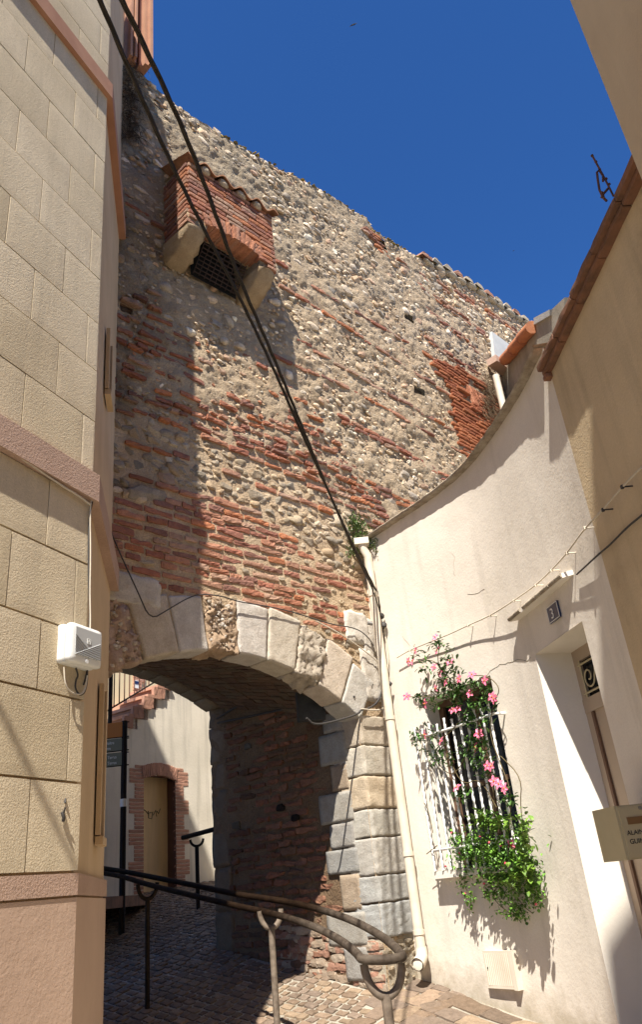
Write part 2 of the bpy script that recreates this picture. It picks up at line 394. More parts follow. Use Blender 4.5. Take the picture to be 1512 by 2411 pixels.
# putlog holes
HOLES = [((962, 748), .11), ((988, 922), .12), ((893, 566), .16), ((300, 725), .06)]
holes = [(FW.px(*p), s) for p, s in HOLES]
for (hu, hz), s in holes: keep &= ~((abs(um - hu) < s) & (abs(zm - hz) < s * .6))
q = np.stack([idx[:-1, :-1], idx[1:, :-1], idx[1:, 1:], idx[:-1, 1:]], -1)[keep]
used = np.unique(q); remap = -np.ones(U.size, int); remap[used] = np.arange(len(used))
V = FW.w(np.stack([U.ravel(), Yd.ravel(), Zc.ravel()], 1))[used]
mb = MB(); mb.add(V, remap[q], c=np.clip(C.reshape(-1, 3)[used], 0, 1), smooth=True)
for (hu, hz), s in holes:
    mb.box(FW.w([hu, .25, hz]), (s + .01, .2, s * .6 + .01), FW.ax, c=(.12, .09, .07))
mb.build('lime_mortar', T['mortar'], rampart)
# --- body behind the face (top, back, tunnel block-outs)
TH = 2.29
mb = MB()
for i in range(-40, 72, 2):
    u0, u1 = i * .1, i * .1 + .2
    za = float(wtop(u0)) - .03; zb = float(wtop(u1)) - .03
    lo = .3
    if u1 > UJL and u0 < UJ: lo = 4.05
    v = [FW.w(p) for p in ((u0, .03, za), (u1, .03, zb), (u1, TH, zb - .1), (u0, TH, za - .1), (u0, TH, lo), (u1, TH, lo))]
    mb.add(v, [[0, 1, 2, 3], [3, 2, 5, 4]], c=(.45, .4, .31))
for u0, u1 in ((-8, -4), ):
    v = [FW.w(p) for p in ((u0, 0, .3), (u1, 0, .3), (u1, 0, 9.6), (u0, 0, 9.6), (u0, TH, 9.6), (u1, TH, 9.6), (u1, TH, .3), (u0, TH, .3))]
    mb.add(v, [[0, 1, 2, 3], [3, 2, 5, 4], [4, 5, 6, 7]], c=(.45, .4, .31))
# back face around the rear arch
BU, BZ, BR = -1.81, .95, 3.0
def back_z(u): return BZ + math.sqrt(max(0, BR ** 2 - (u - BU) ** 2))
N = 24; ua = np.linspace(UJL, UJ, N + 1)
for i in range(N):
    a, b = ua[i], ua[i + 1]
    mb.add([FW.w((a, TH, back_z(a))), FW.w((b, TH, back_z(b))), FW.w((b, TH, 4.1)), FW.w((a, TH, 4.1))], [[0, 1, 2, 3]], c=(.4, .36, .28))
mb.build('wall_core', T['mortar'], rampart)
# --- stones and bricks
occ = {}
def free(u, z, r, mark=True):
    i, j = int(math.floor(u / .15)), int(math.floor(z / .15)); kx = int(r / .15) + 2
    for a in range(i - kx, i + kx + 1):
        for b in range(j - kx, j + kx + 1):
            for (x, y, s) in occ.get((a, b), ()):
                if (x - u) ** 2 + ((y - z)) ** 2 < (s + r) ** 2: return False
    if mark: occ.setdefault((i, j), []).append((u, z, r))
    return True
stones = MB(); bricks = MB()
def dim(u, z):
    """darker old stone near the corner with the ochre house"""
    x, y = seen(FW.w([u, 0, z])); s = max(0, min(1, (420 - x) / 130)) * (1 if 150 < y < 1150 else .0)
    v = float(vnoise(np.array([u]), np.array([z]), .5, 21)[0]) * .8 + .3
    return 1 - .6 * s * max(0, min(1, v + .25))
def add_stone(u, z, a, b, out=.4, sub=2, blocky=.15, c=None, tilt=.25):
    v, f = pebble((1, 1, 1), sub, blocky + .12 * rng.random(), .10)
    for _ in range(rng.integers(3, 8)):            # broken faces
        k = rng.normal(size=3); k[1] -= .6; k /= np.linalg.norm(k); dd = v @ k; lim = rng.uniform(.55, .85); v = v - np.maximum(0, dd - lim)[:, None] * k
    v = v * [a, min(a, b) * .75, b]
    th = rng.normal() * tilt; cs, sn = math.cos(th), math.sin(th)
    v = v @ np.array([[cs, 0, sn], [0, 1, 0], [-sn, 0, cs]])
    v[:, 1] += min(a, b) * (.75 - out) - .004
    v += rng.normal(size=v.shape) * .0025
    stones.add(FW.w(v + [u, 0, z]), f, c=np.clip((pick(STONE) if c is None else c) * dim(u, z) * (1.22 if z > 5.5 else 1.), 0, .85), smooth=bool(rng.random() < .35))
def add_brick(u, z, L, h, proud=.022, tilt=.02, c=None, res=(6, 2, 3), jit=.002, lump=.0022, d=.05):
    v, f = rbox((L / 2, d, h / 2), .010, min(jit, .003), res, lump); proud *= .75
    th = rng.normal() * tilt; cs, sn = math.cos(th), math.sin(th)
    v = v @ np.array([[cs, 0, sn], [0, 1, 0], [-sn, 0, cs]]); v[:, 1] += d - proud
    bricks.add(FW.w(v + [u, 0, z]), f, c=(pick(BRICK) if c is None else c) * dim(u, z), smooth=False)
def ok(u, z):
    if u < -3.25 or u > 6.9 or z > wtop(u) - .05 or z < .5: return False
    if in_open(u, z) or in_ring(u, z, .03): return False
    for (hu, hz), s in holes:
        if abs(u - hu) < s + .05 and abs(z - hz) < s * .6 + .04: return False
    return True
BOXU = (FW.px(395, 640)[0] - .02, FW.px(648, 620)[0] + .03)
def inbox(u, z): return BOXU[0] + .1 < u < BOXU[1] - .1 and 8.0 < z < 9.6
# brick courses of the lower face
z = 3.2
rowi = 0
while z < 5.3:
    u = -3.25 + rng.uniform(0, .2)
    while u < .2:
        L = rng.uniform(.14, .32); zz = z + rng.normal() * .004 + .02 * math.sin(u * 1.3 + rowi)
        cu = u + L / 2
        if ok(cu, zz) and ok(u + .02, zz) and zone(cu, zz) == 'flushbrick':
            x, y = seen(FW.w([cu, 0, zz]))
            p = .95 if x < 620 else (.84 if x < 720 else .68)
            if rng.random() < p:
                add_brick(cu, zz, L - .016, rng.uniform(.046, .058), proud=rng.uniform(.006, .022), tilt=.025)
                for t in np.arange(u, u + L, .06): occ.setdefault((int(math.floor(t / .15)), int(math.floor(zz / .15))), []).append((t, zz, .032))
        u += L
    z += .078; rowi += 1
# long levelling courses
def course(pxs, prob=.9, h=.042, two=False):
    pts = [FW.px(*p) for p in pxs]
    u = pts[0][0]
    while u < pts[-1][0]:
        L = rng.uniform(.18, .34); cu = u + L / 2; zz = float(np.interp(cu, [p[0] for p in pts], [p[1] for p in pts])) + rng.normal() * .006
        if rng.random() < prob and ok(cu, zz) and not inbox(cu, zz):
            add_brick(cu, zz, L - .02, h * rng.uniform(.8, 1.15), proud=rng.uniform(.012, .04), tilt=.03)
            if two: add_brick(cu + .06, zz - .07, L - .03, h, proud=rng.uniform(.012, .03), tilt=.03)
            for t in np.arange(u, u + L, .06): occ.setdefault((int(math.floor(t / .15)), int(math.floor(zz / .15))), []).append((t, zz, .035))
        u += L
for c in ([(646, 610), (700, 655), (880, 760), (1030, 850)], [(655, 668), (760, 735), (900, 828), (1050, 925)], [(640, 835), (690, 862), (800, 905), (950, 985), (1080, 1062)],
          [(690, 790), (760, 838), (850, 890), (1060, 1010)]): course(c, .82)
for c in ([(470, 1024), (560, 1062), (700, 1125), (800, 1180), (860, 1215)], ): course(c, .97, .05)
for c in ([(290, 1040), (350, 1058), (420, 1070)], [(300, 1122), (400, 1150), (450, 1165)], [(470, 1092), (560, 1118)], [(600, 1140), (760, 1200)]): course(c, .7, .05)
for c in ([(290, 470), (390, 545)], [(285, 545), (395, 620)], [(290, 640), (400, 715)], [(295, 700), (440, 800)], [(285, 760), (440, 850)]): course(c, .55, .035)
for c in ([(880, 575), (1000, 650), (1100, 700), (1200, 765)], [(950, 640), (1050, 715), (1150, 790)], [(960, 690), (1060, 770), (1130, 830)], [(1000, 790), (1080, 850), (1130, 880)],
          [(760, 955), (860, 1010), (1000, 1090), (1060, 1125)], [(860, 1130), (960, 1185), (1000, 1195)]): course(c, .7, .045, True)
# scattered short bricks of the rough middle zone
for z in np.arange(4.4, 8.4, .072):
    u = -3.25 + rng.uniform(0, .2)
    while u < 1.6:
        L = rng.uniform(.10, .27); cu = u + L / 2; zz = z + rng.normal() * .008
        if ok(cu, zz) and zone(cu, zz) in ('midbrick', 'midrub'):
            p = .74 if zone(cu, zz) == 'midbrick' else (.24 if u > -2.2 else .5)
            wv = float(vnoise(np.array([cu]), np.array([zz]), .45, 31)[0])
            if rng.random() < p + .5 * wv and free(cu, zz, .04, False):
                add_brick(cu, zz, L - .02, rng.uniform(.032, .05), proud=rng.uniform(.01, .045), tilt=.06, jit=.005)
                for t in np.arange(u, u + L, .06): occ.setdefault((int(math.floor(t / .15)), int(math.floor(zz / .15))), []).append((t, zz, .03))
        u += L
# brick repair on the right with its relieving arch
fan0 = np.array(FW.px(1098, 925)); fanc = fan0 + [.55, -.55]
for z in np.arange(4.5, 10.0, .062):
    u = 1.2 + rng.uniform(0, .2)
    while u < 6.2:
        L = rng.uniform(.24, .34); cu = u + L / 2
        if ok(cu, z) and zone(cu, z) == 'patch':
            x, y = seen(FW.w([cu, 0, z]))
            if not (1095 < x < 1152 and 895 + (x - 1095) * .6 < y < 955 + (x - 1095) * .1 - 10):
                add_brick(cu, z + rng.normal() * .004, L - .012, .043, proud=rng.uniform(.03, .07), tilt=.02, c=pick([(.42, .15, .075), (.46, .18, .09), (.36, .13, .07)]) * .84, d=.07, jit=.0012, lump=.001)
                for t in np.arange(u, u + L, .06): occ.setdefault((int(math.floor(t / .15)), int(math.floor(z / .15))), []).append((t, z, .04))
        u += L
for i in range(11):
    f_ = i / 10.; x0, y0 = 1098 + 46 * f_, 905 + 32 * f_; x1, y1 = 1118 + 36 * f_, 958 - 12 * f_
    a = np.array(FW.px(x0, y0)); b = np.array(FW.px(x1, y1)); m_ = (a + b) / 2; L = np.linalg.norm(b - a); th = math.atan2(b[1] - a[1], b[0] - a[0])
    v, f = rbox((L / 2, .05, .02), .012, .003, (6, 2, 2), .003); cs, sn = math.cos(th), math.sin(th)
    v = v @ np.array([[cs, 0, sn], [0, 1, 0], [-sn, 0, cs]]); v[:, 1] += .02
    bricks.add(FW.w(v + [m_[0], 0, m_[1]]), f, c=pick([(.50, .24, .15), (.46, .2, .12)]))
# big white stones near the corner
for (x, y, a, b) in ((330, 445, .13, .06), (336, 515, .12, .05), (500, 610, .1, .05), (748, 735, .13, .06), (400, 1125, .11, .08), (400, 1080, .06, .07), (345, 1165, .2, .09)):
    u, z = FW.px(x, y); free(u, z, b); add_stone(u, z, a, b, .3, 2, .35, c=np.array([.62, .57, .49]) if y < 1100 else pick(STONE), tilt=.1)
# cobbles, large first
def scatter(n, amin, amax, test, out=(.25, .55), sub=2, gap=.9, u0=-3.2, u1=6.4, z0=3., z1=10.9, asp=(.42, .8), blocky=.15, pal=STONE):
    k = 0
    for _ in range(n):
        u = rng.uniform(u0, u1); z = rng.uniform(z0, z1)
        if z > wtop(u) - .06 or not ok(u, z) or inbox(u, z): continue
        zn = zone(u, z)
        if not test(zn, u, z): continue
        a = amin + (amax - amin) * rng.random() ** 1.8; b = a * rng.uniform(*asp)
        if not free(u, z, (a * .45 + b * .55) * gap, True): continue
        add_stone(u, z, a, b, rng.uniform(*out), sub, blocky, c=pick(pal, .1)); k += 1
    return k
n1 = scatter(12000, .045, .115, lambda q, u, z: q == 'flushcob', z1=6.2, u1=1.6, gap=.72, asp=(.5, .75), out=(.25, .5), pal=COB, blocky=.2)
n2 = scatter(5000, .035, .085, lambda q, u, z: q == 'flushbrick', z1=5.6, u1=.6, gap=.78, out=(.25, .45), pal=COB, blocky=.25)
n3 = scatter(3600, .045, .10, lambda q, u, z: q in ('upper', 'top', 'leftrub'), gap=1.0, out=(.3, .6))
n4 = scatter(4200, .04, .12, lambda q, u, z: q == 'dense', gap=.84, u0=1.2, asp=(.45, .75), out=(.4, .7))
n5 = scatter(12000, .018, .05, lambda q, u, z: q in ('upper', 'top', 'dense'), gap=.92, sub=1, out=(.35, .7))
n6 = scatter(9000, .022, .06, lambda q, u, z: q in ('midbrick', 'midrub', 'leftrub'), gap=.95, z0=4.2, z1=10, u1=1.8, sub=1, pal=STONE + [(.45, .25, .16), (.40, .2, .13)])
n7 = scatter(2600, .018, .03, lambda q, u, z: q in ('upper', 'top', 'dense', 'midrub'), gap=1.0, sub=1)
print('STONES', n1, n2, n3, n4, n5, n6, n7)
# irregular crest
for u in np.arange(-2.6, 6.3, .075):
    z = float(wtop(u)); a = rng.uniform(.03, .075)
    if rng.random() < .85: add_stone(u + rng.normal() * .02, z - rng.uniform(0, .06), a, a * rng.uniform(.5, .8), .3, 1, .2, c=pick(STONE + [(.40, .33, .15)]))
stones.build('river_cobbles', T['masonry'], rampart)
bricks.build('thin_bricks', T['masonry'], rampart)
# lichen tufts on the crest
ms = MB()
for _ in range(240):
    u = rng.uniform(-1.6, 5.8); z = float(wtop(u)); c = rng.choice([0, 1]); cc = (.30, .24, .06) if c else (.16, .14, .07)
    v, f = pebble((rng.uniform(.01, .04), .03, rng.uniform(.006, .016)), 1, 0, .2); ms.add(FW.w(v + [u, rng.uniform(-.02, .1), z + .0]), f, c=cc)
ms.build('lichen', T['masonry'], rampart)
# half-round cap tiles buried in mortar along the right crest
ct = MB()
x0u = FW.px(985, 605)[0]; x1u = FW.px(1262, 776)[0]; nct = 12
for i in range(nct):
    u = x0u + (x1u - x0u) * (i + .5) / nct; z = float(wtop(u)); rr = .13
    th = np.linspace(0, np.pi, 9); sec = np.stack([np.cos(th) * rr, np.zeros(9), np.sin(th) * rr * .8], 1)
    V = np.concatenate([FW.w(sec + [u, -.07, z + .00]), FW.w(sec * 1.0 + [u, .6, z + .08])]) + rng.normal(size=(18, 3)) * .006
    ct.add(V, [[j, j + 1, 10 + j, 9 + j] for j in range(8)] + [list(range(9))], c=(.42, .37, .29) if i % 3 else (.40, .22, .15), smooth=False)
    v, f = pebble((.14, .06, .05), 2, .1, .1); ct.add(FW.w(v + [u + .1, -.01, z - .02]), f, c=(.42, .38, .3), smooth=True)
ct.build('cap_tile_row', T['masonry'], rampart)

# --- voussoirs: dressed stones of the arch
half = math.asin((UJ - ARC_U) / ARC_R)
edges = [-half]; 
while edges[-1] < half - .06: edges.append(edges[-1] + rng.uniform(.105, .135))
edges[-1] = half + .01
VC = [(.44, .36, .29), (.46, .33, .25), (.54, .46, .36), (.55, .50, .44), (.46, .33, .22), (.54, .49, .43), (.57, .50, .40), (.50, .43, .34), (.54, .46, .37), (.50, .47, .42), (.52, .48, .43)]
for i in range(len(edges) - 1):
    a0, a1 = edges[i] + .0022, edges[i + 1] - .0022
    rg = RING + rng.uniform(-.04, .05); cong = i in (1, 4, 7) or VC[i % 11][0] < .47
    v, f = rbox(((a1 - a0) / 2 * (ARC_R + .25), .13, rg / 2), .010, .0008 if not cong else .009, (14, 6, 20), .0009 if not cong else .007, (14, 40))
    v = v + [0, .13 - rng.uniform(.01, .03), rg / 2 + ARC_R]
    th = (a0 + a1) / 2 + v[:, 0] / (ARC_R + .25)
    P = np.stack([ARC_U + v[:, 2] * np.sin(th), v[:, 1], ARC_Z + v[:, 2] * np.cos(th)], 1)
    m = MB(); m.add(FW.w(P), f, c=np.array(VC[i % 11]) * rng.uniform(.95, 1.05), smooth=True)
    if cong:
        for _ in range(90):
            tt = rng.uniform(a0 + .012, a1 - .012); rr = rng.uniform(ARC_R + .03, ARC_R + rg - .03); s_ = rng.uniform(.008, .026)
            pv, pf = pebble((s_, s_ * .7, s_ * .8), 1, .1, .12)
            m.add(FW.w(pv + [ARC_U + rr * math.sin(tt), -.010, ARC_Z + rr * math.cos(tt)]), pf, c=pick([(.52, .44, .34), (.40, .30, .21), (.30, .23, .17), (.56, .50, .43)]), smooth=False)
    m.build('arch_stone', T['block'], rampart)
# mortar pad behind the voussoirs
pd = MB(); th = np.linspace(-half - .12, half + .14, 40)
for a, b in zip(th[:-1], th[1:]):
    q = []
    for t, r_, d_ in ((a, ARC_R + .05, .012), (b, ARC_R + .05, .012), (b, ARC_R + .60, .012), (a, ARC_R + .60, .012)): q.append(FW.w([ARC_U + r_ * math.sin(t), d_, ARC_Z + r_ * math.cos(t)]))
    pd.add(q, [[0, 1, 2, 3]], c=(.50, .43, .33))
pd.box(FW.w([-.17, .20, 1.9]), (.17, .19, 1.9), FW.ax, c=(.5, .43, .33))
pd.build('joint_mortar', T['mortar'], rampart)
# stones filling the spandrel and the springers right of the arch
for (x, y, w_, h_) in ((838, 1478, .17, .17), (868, 1500, .1, .2), (872, 1590, .12, .26), (300, 1385, .3, .13)):
    u, z = FW.px(x, y); v, f = rbox((w_, .06, h_), .02, .003, (10, 2, 10), .003, (12, 36)); v[:, 1] += .035
    MB().add(FW.w(v + [u, 0, z]), f, c=pick([(.6, .55, .48), (.55, .5, .43)], .04), smooth=True).build('filling_stone', T['block'], rampart)
# --- quoins of the right pier (front heights read off the photo)
ZQ = [FW.px(890, y)[1] for y in (1688, 1757, 1826, 1903, 1970, 2060, 2126, 2212)]
QC = [(.48, .41, .32), (.50, .45, .37), (.52, .42, .30), (.46, .43, .37), (.45, .42, .37), (.40, .39, .36), (.39, .39, .37)]
for i in range(7):
    z1, z0 = ZQ[i], ZQ[i + 1]; side = .20 if i % 2 else .16
    mid = UJ + rng.uniform(.0, .01); wd = -UJ + .06
    v, f = rbox((wd / 2, side, (z1 - z0) / 2 - .004), .010, .0018, (16, 8, 14), .0016, (14, 50))
    MB().add(FW.w(v + [mid + wd / 2 - .012, side - .03, (z0 + z1) / 2]), f, c=QC[i], smooth=True).build('quoin', T['block'], rampart)
# rough footing under the quoins
ft = MB()
for _ in range(160):
    u = rng.uniform(UJ, .06); z = rng.uniform(.62, ZQ[7] + .02); s_ = rng.uniform(.012, .035)
    v, f = pebble((s_ * 1.4, s_ * .6, s_ * .6), 1, .2, .12); ft.add(FW.w(v + [u, rng.uniform(-.01, .03), z]), f, c=pick([(.36, .29, .20), (.42, .34, .24), (.30, .25, .18)]), smooth=False)
ft.box(FW.w([-.17, .2, (ZQ[7] + .5) / 2]), (.2, .2, (ZQ[7] - .5) / 2), FW.ax, c=(.44, .39, .3))
ft.build('rubble_footing', T['block'], rampart)

# --- passage: right wall in brick courses, vault, left wall
J = FW.w([UJ, 0, 0])[:2]
FT = Frame(J, AW - 90, flip=True)     # u = depth into the passage
tb = MB(); tst = MB()
g = .03; uu = np.arange(.0, TH + .01, g); zz = np.arange(.4, 4.1, g); UU, ZZ = np.meshgrid(uu, zz, indexing='ij')
dd = .02 + vnoise(UU, ZZ, .12, 41) * .008 + vnoise(UU, ZZ, .4, 42) * .012
idx = np.arange(UU.size).reshape(UU.shape); q = np.stack([idx[:-1, :-1], idx[1:, :-1], idx[1:, 1:], idx[:-1, 1:]], -1).reshape(-1, 4)
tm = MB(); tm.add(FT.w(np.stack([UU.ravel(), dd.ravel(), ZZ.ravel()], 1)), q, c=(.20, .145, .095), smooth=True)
# blocks next to the corner, then bricks deeper in
zb = .85; i = 0
SB = []
while zb < 2.95:
    h = rng.uniform(.2, .34); w_ = (.30, .46, .22, .40)[i % 4] + rng.uniform(-.03, .03); u0 = .17 if i % 2 else .19
    SB.append((u0, u0 + w_, zb, zb + h)); cc = [(.34, .32, .29), (.37, .345, .30), (.37, .29, .21), (.32, .31, .285)][i % 4]
    v, f = rbox((w_ / 2 - .006, .1, h / 2 - .004), .009, .001, (10, 3, 8), .001, (12, 36)); v[:, 1] += .085
    tst.add(FT.w(v + [u0 + w_ / 2, 0, zb + h / 2]), f, c=np.array(cc) * rng.uniform(.9, 1.05), smooth=True); zb += h; i += 1
for z in np.arange(.9, 3.3, .085):
    u = .2 + rng.uniform(0, .2)
    while u < TH - .3:
        L = min(rng.uniform(.16, .32), TH - .26 - u); cu = u + L / 2
        if not any(a - .03 < u + .03 < b or a < cu < b for a, b, c_, d_ in SB if c_ - .02 < z < d_ + .02) and rng.random() < (.96 if cu < 1.5 else .75) and u > .3 and L > .06:
            v, f = rbox((L / 2 - .01, .04, .026), .012, .004, (5, 2, 2), .004); v[:, 1] += .04 + rng.uniform(-.006, .006)
            tb.add(FT.w(v + [cu, 0, z + rng.normal() * .005]), f, c=pick([(.25, .12, .08), (.21, .105, .07), (.26, .14, .095), (.18, .11, .075)]) * (.95 if cu < 1.5 else .7))  # passage shade put into the brick colour, darker deeper in
        elif 1.5 < cu < TH - .35 and rng.random() < .4:
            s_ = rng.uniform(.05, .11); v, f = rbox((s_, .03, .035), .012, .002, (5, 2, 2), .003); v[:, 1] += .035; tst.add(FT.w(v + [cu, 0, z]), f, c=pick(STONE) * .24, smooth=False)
        u += L
# back jamb quoins and low rubble course
zb = 1.05
while zb < 3.4:
    h = rng.uniform(.25, .42); v, f = rbox((.15, .08, h / 2 - .004), .015, .002, (5, 4, 8), .003)
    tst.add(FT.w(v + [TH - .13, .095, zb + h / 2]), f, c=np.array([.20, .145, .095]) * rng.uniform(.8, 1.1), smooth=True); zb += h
for _ in range(120):
    u = rng.uniform(.1, 1.3); z = gz(FT.w([u, 0, 0])[1]) + .03 + .075 * rng.integers(0, 5); s_ = rng.uniform(.05, .12)
    v, f = rbox((s_, .05, .028), .012, .002, (5, 2, 2), .003); v[:, 1] += .045
    tst.add(FT.w(v + [u, 0, z]), f, c=pick([(.34, .26, .19), (.36, .20, .14), (.40, .32, .24)]), smooth=False)
for (x, y) in ((660, 1900), (698, 1925), (868, 1990)):
    r_ = ray(x, y)
    t_ = ((FT.O - EYE).dot(FT.n)) / r_.dot(FT.n); P = EYE + r_ * t_ - FT.O
    if y < 1980: tm.add(FT.w(pebble((.06, .03, .035), 2, .3, .1)[0] + [P.dot(FT.u), -.002, P[2]]), ICO[2][1], c=(.012, .01, .01))
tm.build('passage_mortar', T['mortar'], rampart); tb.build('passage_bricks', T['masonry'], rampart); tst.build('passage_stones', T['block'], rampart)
# vault: loft from front to rear arch, bricks laid in rows
va = MB(); NA, ND = 90, 60
aa = np.linspace(0, 1, NA + 1); ddp = np.linspace(.16, TH, ND + 1)
def vpt(a, d):
    u = UJL + (UJ - UJL) * a; zf = ARC_Z + .03 + math.sqrt(max(0, ARC_R ** 2 - (u - ARC_U) ** 2)); t = (d / TH)
    return (u, d, zf * (1 - t) + back_z(u) * t)
G = np.array([[vpt(a, d) for d in ddp] for a in aa]); Aidx = np.arange((NA + 1) * (ND + 1)).reshape(NA + 1, ND + 1)
q = np.stack([Aidx[:-1, :-1], Aidx[1:, :-1], Aidx[1:, 1:], Aidx[:-1, 1:]], -1).reshape(-1, 4)
va.add(FW.w(G.reshape(-1, 3)), q, c=(.13, .105, .078), smooth=True)  # vault colour darkened to stand in for its shade
vb = MB()
arcl = 3.2; na = 44
for i in range(na):
    a = (i + .5) / na; d = .24 + rng.uniform(0, .12)
    while d < TH - .05:
        L = rng.uniform(.12, .24)
        p0 = np.array(vpt(a - .4 / na, d)); p1 = np.array(vpt(a + .4 / na, d)); p2 = np.array(vpt(a, min(TH, d + L - .015)))
        c0 = (p0 + p1) / 2; ex1 = (p1 - p0) / 2; ey1 = (p2 - c0) / 2; nn = np.cross(ex1, ey1); nn /= np.linalg.norm(nn); nn = nn * (-1 if nn[2] > 0 else 1)
        cc = c0 + ey1 + rng.normal() * .002; t = np.array([[sx, sy, sz] for sx in (-1, 1) for sy in (-1, 1) for sz in (0, 1)])
        pv = cc + t[:, :1] * ex1 + t[:, 1:2] * ey1 + t[:, 2:] * nn * rng.uniform(.008, .02)
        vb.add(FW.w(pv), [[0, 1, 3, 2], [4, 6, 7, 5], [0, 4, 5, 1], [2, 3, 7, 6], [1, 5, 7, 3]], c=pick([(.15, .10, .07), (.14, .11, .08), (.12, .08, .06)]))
        d += L
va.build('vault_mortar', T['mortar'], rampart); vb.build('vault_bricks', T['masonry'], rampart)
lw = MB(); lw.add([FW.w(p) for p in ((UJL, 0, .2), (UJL, TH, .2), (UJL, TH, 4.2), (UJL, 0, 4.2))], [[0, 1, 2, 3]], c=(.36, .31, .24)); lw.build('passage_left_wall', T['mortar'], rampart)
# rear arch ring seen from inside
ra = MB(); th2 = np.linspace(-.5, .5, 15)
for a, b in zip(th2[:-1], th2[1:]):
    v, f = rbox(((b - a) / 2 * BR - .002, .12, .035), .01, .001, (5, 4, 2), .001)
    t = (a + b) / 2 + v[:, 0] / BR; rr = BR - .045 + v[:, 2]
    ra.add(FW.w(np.stack([BU + rr * np.sin(t), TH - .12 + v[:, 1], BZ + rr * np.cos(t)], 1)), f, c=pick([(.24, .20, .15), (.21, .18, .14)]), smooth=True)
ra.build('rear_arch_stones', T['block'], rampart)
# --- projecting latrine box (machicolation) high on the wall
zb0 = FW.px(648, 690)[1]
OFF = .42                                                    # how far the box stands out
FB = Frame(FW.w([0, -OFF, 0])[:2], AW)
bx = {k: FB.px(*p) for k, p in dict(tl=(447, 392), tr=(642, 505), bl=(447, 545), br=(648, 690), cl=(440, 560), fl=(470, 640)).items()}
uL, uR = FB.px(443, 480)[0], FB.px(646, 600)[0]
zT = (FB.px(455, 400)[1] + FB.px(640, 505)[1]) / 2; zC = FB.px(520, 600)[1]; zBr = FB.px(645, 640)[1]
print('BOX', uL, uR, zT, zC, zBr, {k: (round(v[0], 2), round(v[1], 2)) for k, v in bx.items()})
boxp = MB(); boxm = MB()
zL = zBr                      # underside of the brick body at the ends
cm, rm = (uL + uR) / 2, (uR - uL) / 2 - .16
def under(u): return zL + .02 + .10 * math.sqrt(max(0, 1 - ((u - cm) / rm) ** 2)) if abs(u - cm) < rm else zL
n_ = 24
for i in range(n_):
    a = uL + .02 + (uR - uL - .04) * i / n_; b = uL + .02 + (uR - uL - .04) * (i + 1) / n_
    za, zb_ = under(a) + .02, under(b) + .02
    v = [FW.w(p) for p in ((a, -OFF + .02, za), (b, -OFF + .02, zb_), (b, -OFF + .02, zT), (a, -OFF + .02, zT), (a, -OFF + .22, za), (b, -OFF + .22, zb_))]
    boxm.add(v, [[0, 1, 2, 3], [0, 4, 5, 1]], c=(.50, .42, .31))
for uS, sg in ((uL + .02, -1), (uR - .02, 1)):
    boxm.add([FW.w(p) for p in ((uS, -OFF + .02, zL), (uS, 0.02, zL), (uS, 0.02, zT + .12), (uS, -OFF + .02, zT))], [[0, 1, 2, 3]], c=(.50, .42, .31))
    boxm.add([FW.w(p) for p in ((uS - sg * .2, -OFF + .02, zL), (uS - sg * .2, 0.02, zL), (uS - sg * .2, 0.02, zT + .05), (uS - sg * .2, -OFF + .02, zT))], [[0, 1, 2, 3]], c=(.3, .26, .2))
boxm.add([FW.w(p) for p in ((uL, -OFF, zT - .02), (uR, -OFF, zT - .02), (uR, .02, zT + .1), (uL, .02, zT + .1))], [[0, 1, 2, 3]], c=(.4, .35, .27))
box = boxm.build('brick_turret', T['mortar'], rampart)
VD = .19                       # height of the soldier arch
z = zL + .03; i = 0
while z < zT - .02:
    u = uL + (0 if i % 2 else .0)
    first = True
    while u < uR - .02:
        L = min(rng.uniform(.17, .27) if not (first and i % 2) else .11, uR - u); cu = u + L / 2; first = False
        if z > under(cu) + VD * (1 - .55 * abs((cu - cm) / rm) ** 2) or abs(cu - cm) > rm + .04:
            v, f = rbox((L / 2 - .005, .05, .0215), .006, .0012, (5, 2, 2), .0008); v[:, 1] += .035 - rng.uniform(0, .008)
            boxp.add(FB.w(v + [cu, 0, z + rng.normal() * .003]), f, c=pick(BRICK) * .9)
        u += L
    for side, uS in ((-1, uL), (1, uR)):
        d = 0.
        while d < OFF - .03:
            L = min(rng.uniform(.14, .27), OFF - d)
            v, f = rbox((L / 2 - .005, .05, .0215), .006, .0012, (4, 2, 2), .0008)
            if side < 0: P = np.stack([v[:, 1] + .035, v[:, 0] * 1.0, v[:, 2]], 1)
            else: P = np.stack([-(v[:, 1] + .035), -v[:, 0], v[:, 2]], 1)
            boxp.add(FW.w(P + [uS, -OFF + d + L / 2, z + rng.normal() * .003]), f, c=pick(BRICK) * (.78)); d += L
    z += .060; i += 1
for k in range(19):            # soldier course arch
    u = cm - rm + .02 + (2 * rm - .04) * (k + .5) / 19; th = (u - cm) / rm * .42
    v, f = rbox((.023, .11, VD / 2 * (1 - .25 * abs((u - cm) / rm))), .007, .0015, (2, 3, 5), .001); cs, sn = math.cos(th), math.sin(th)
    v = v @ np.array([[cs, 0, -sn], [0, 1, 0], [sn, 0, cs]]); v[:, 1] += .10 - rng.uniform(0, .02)
    boxp.add(FB.w(v + [u, 0, under(u) + VD / 2]), f, c=pick([(.40, .19, .12), (.37, .175, .115), (.40, .22, .155), (.43, .2, .12)]))
boxp.build('turret_bricks', T['masonry'], box)
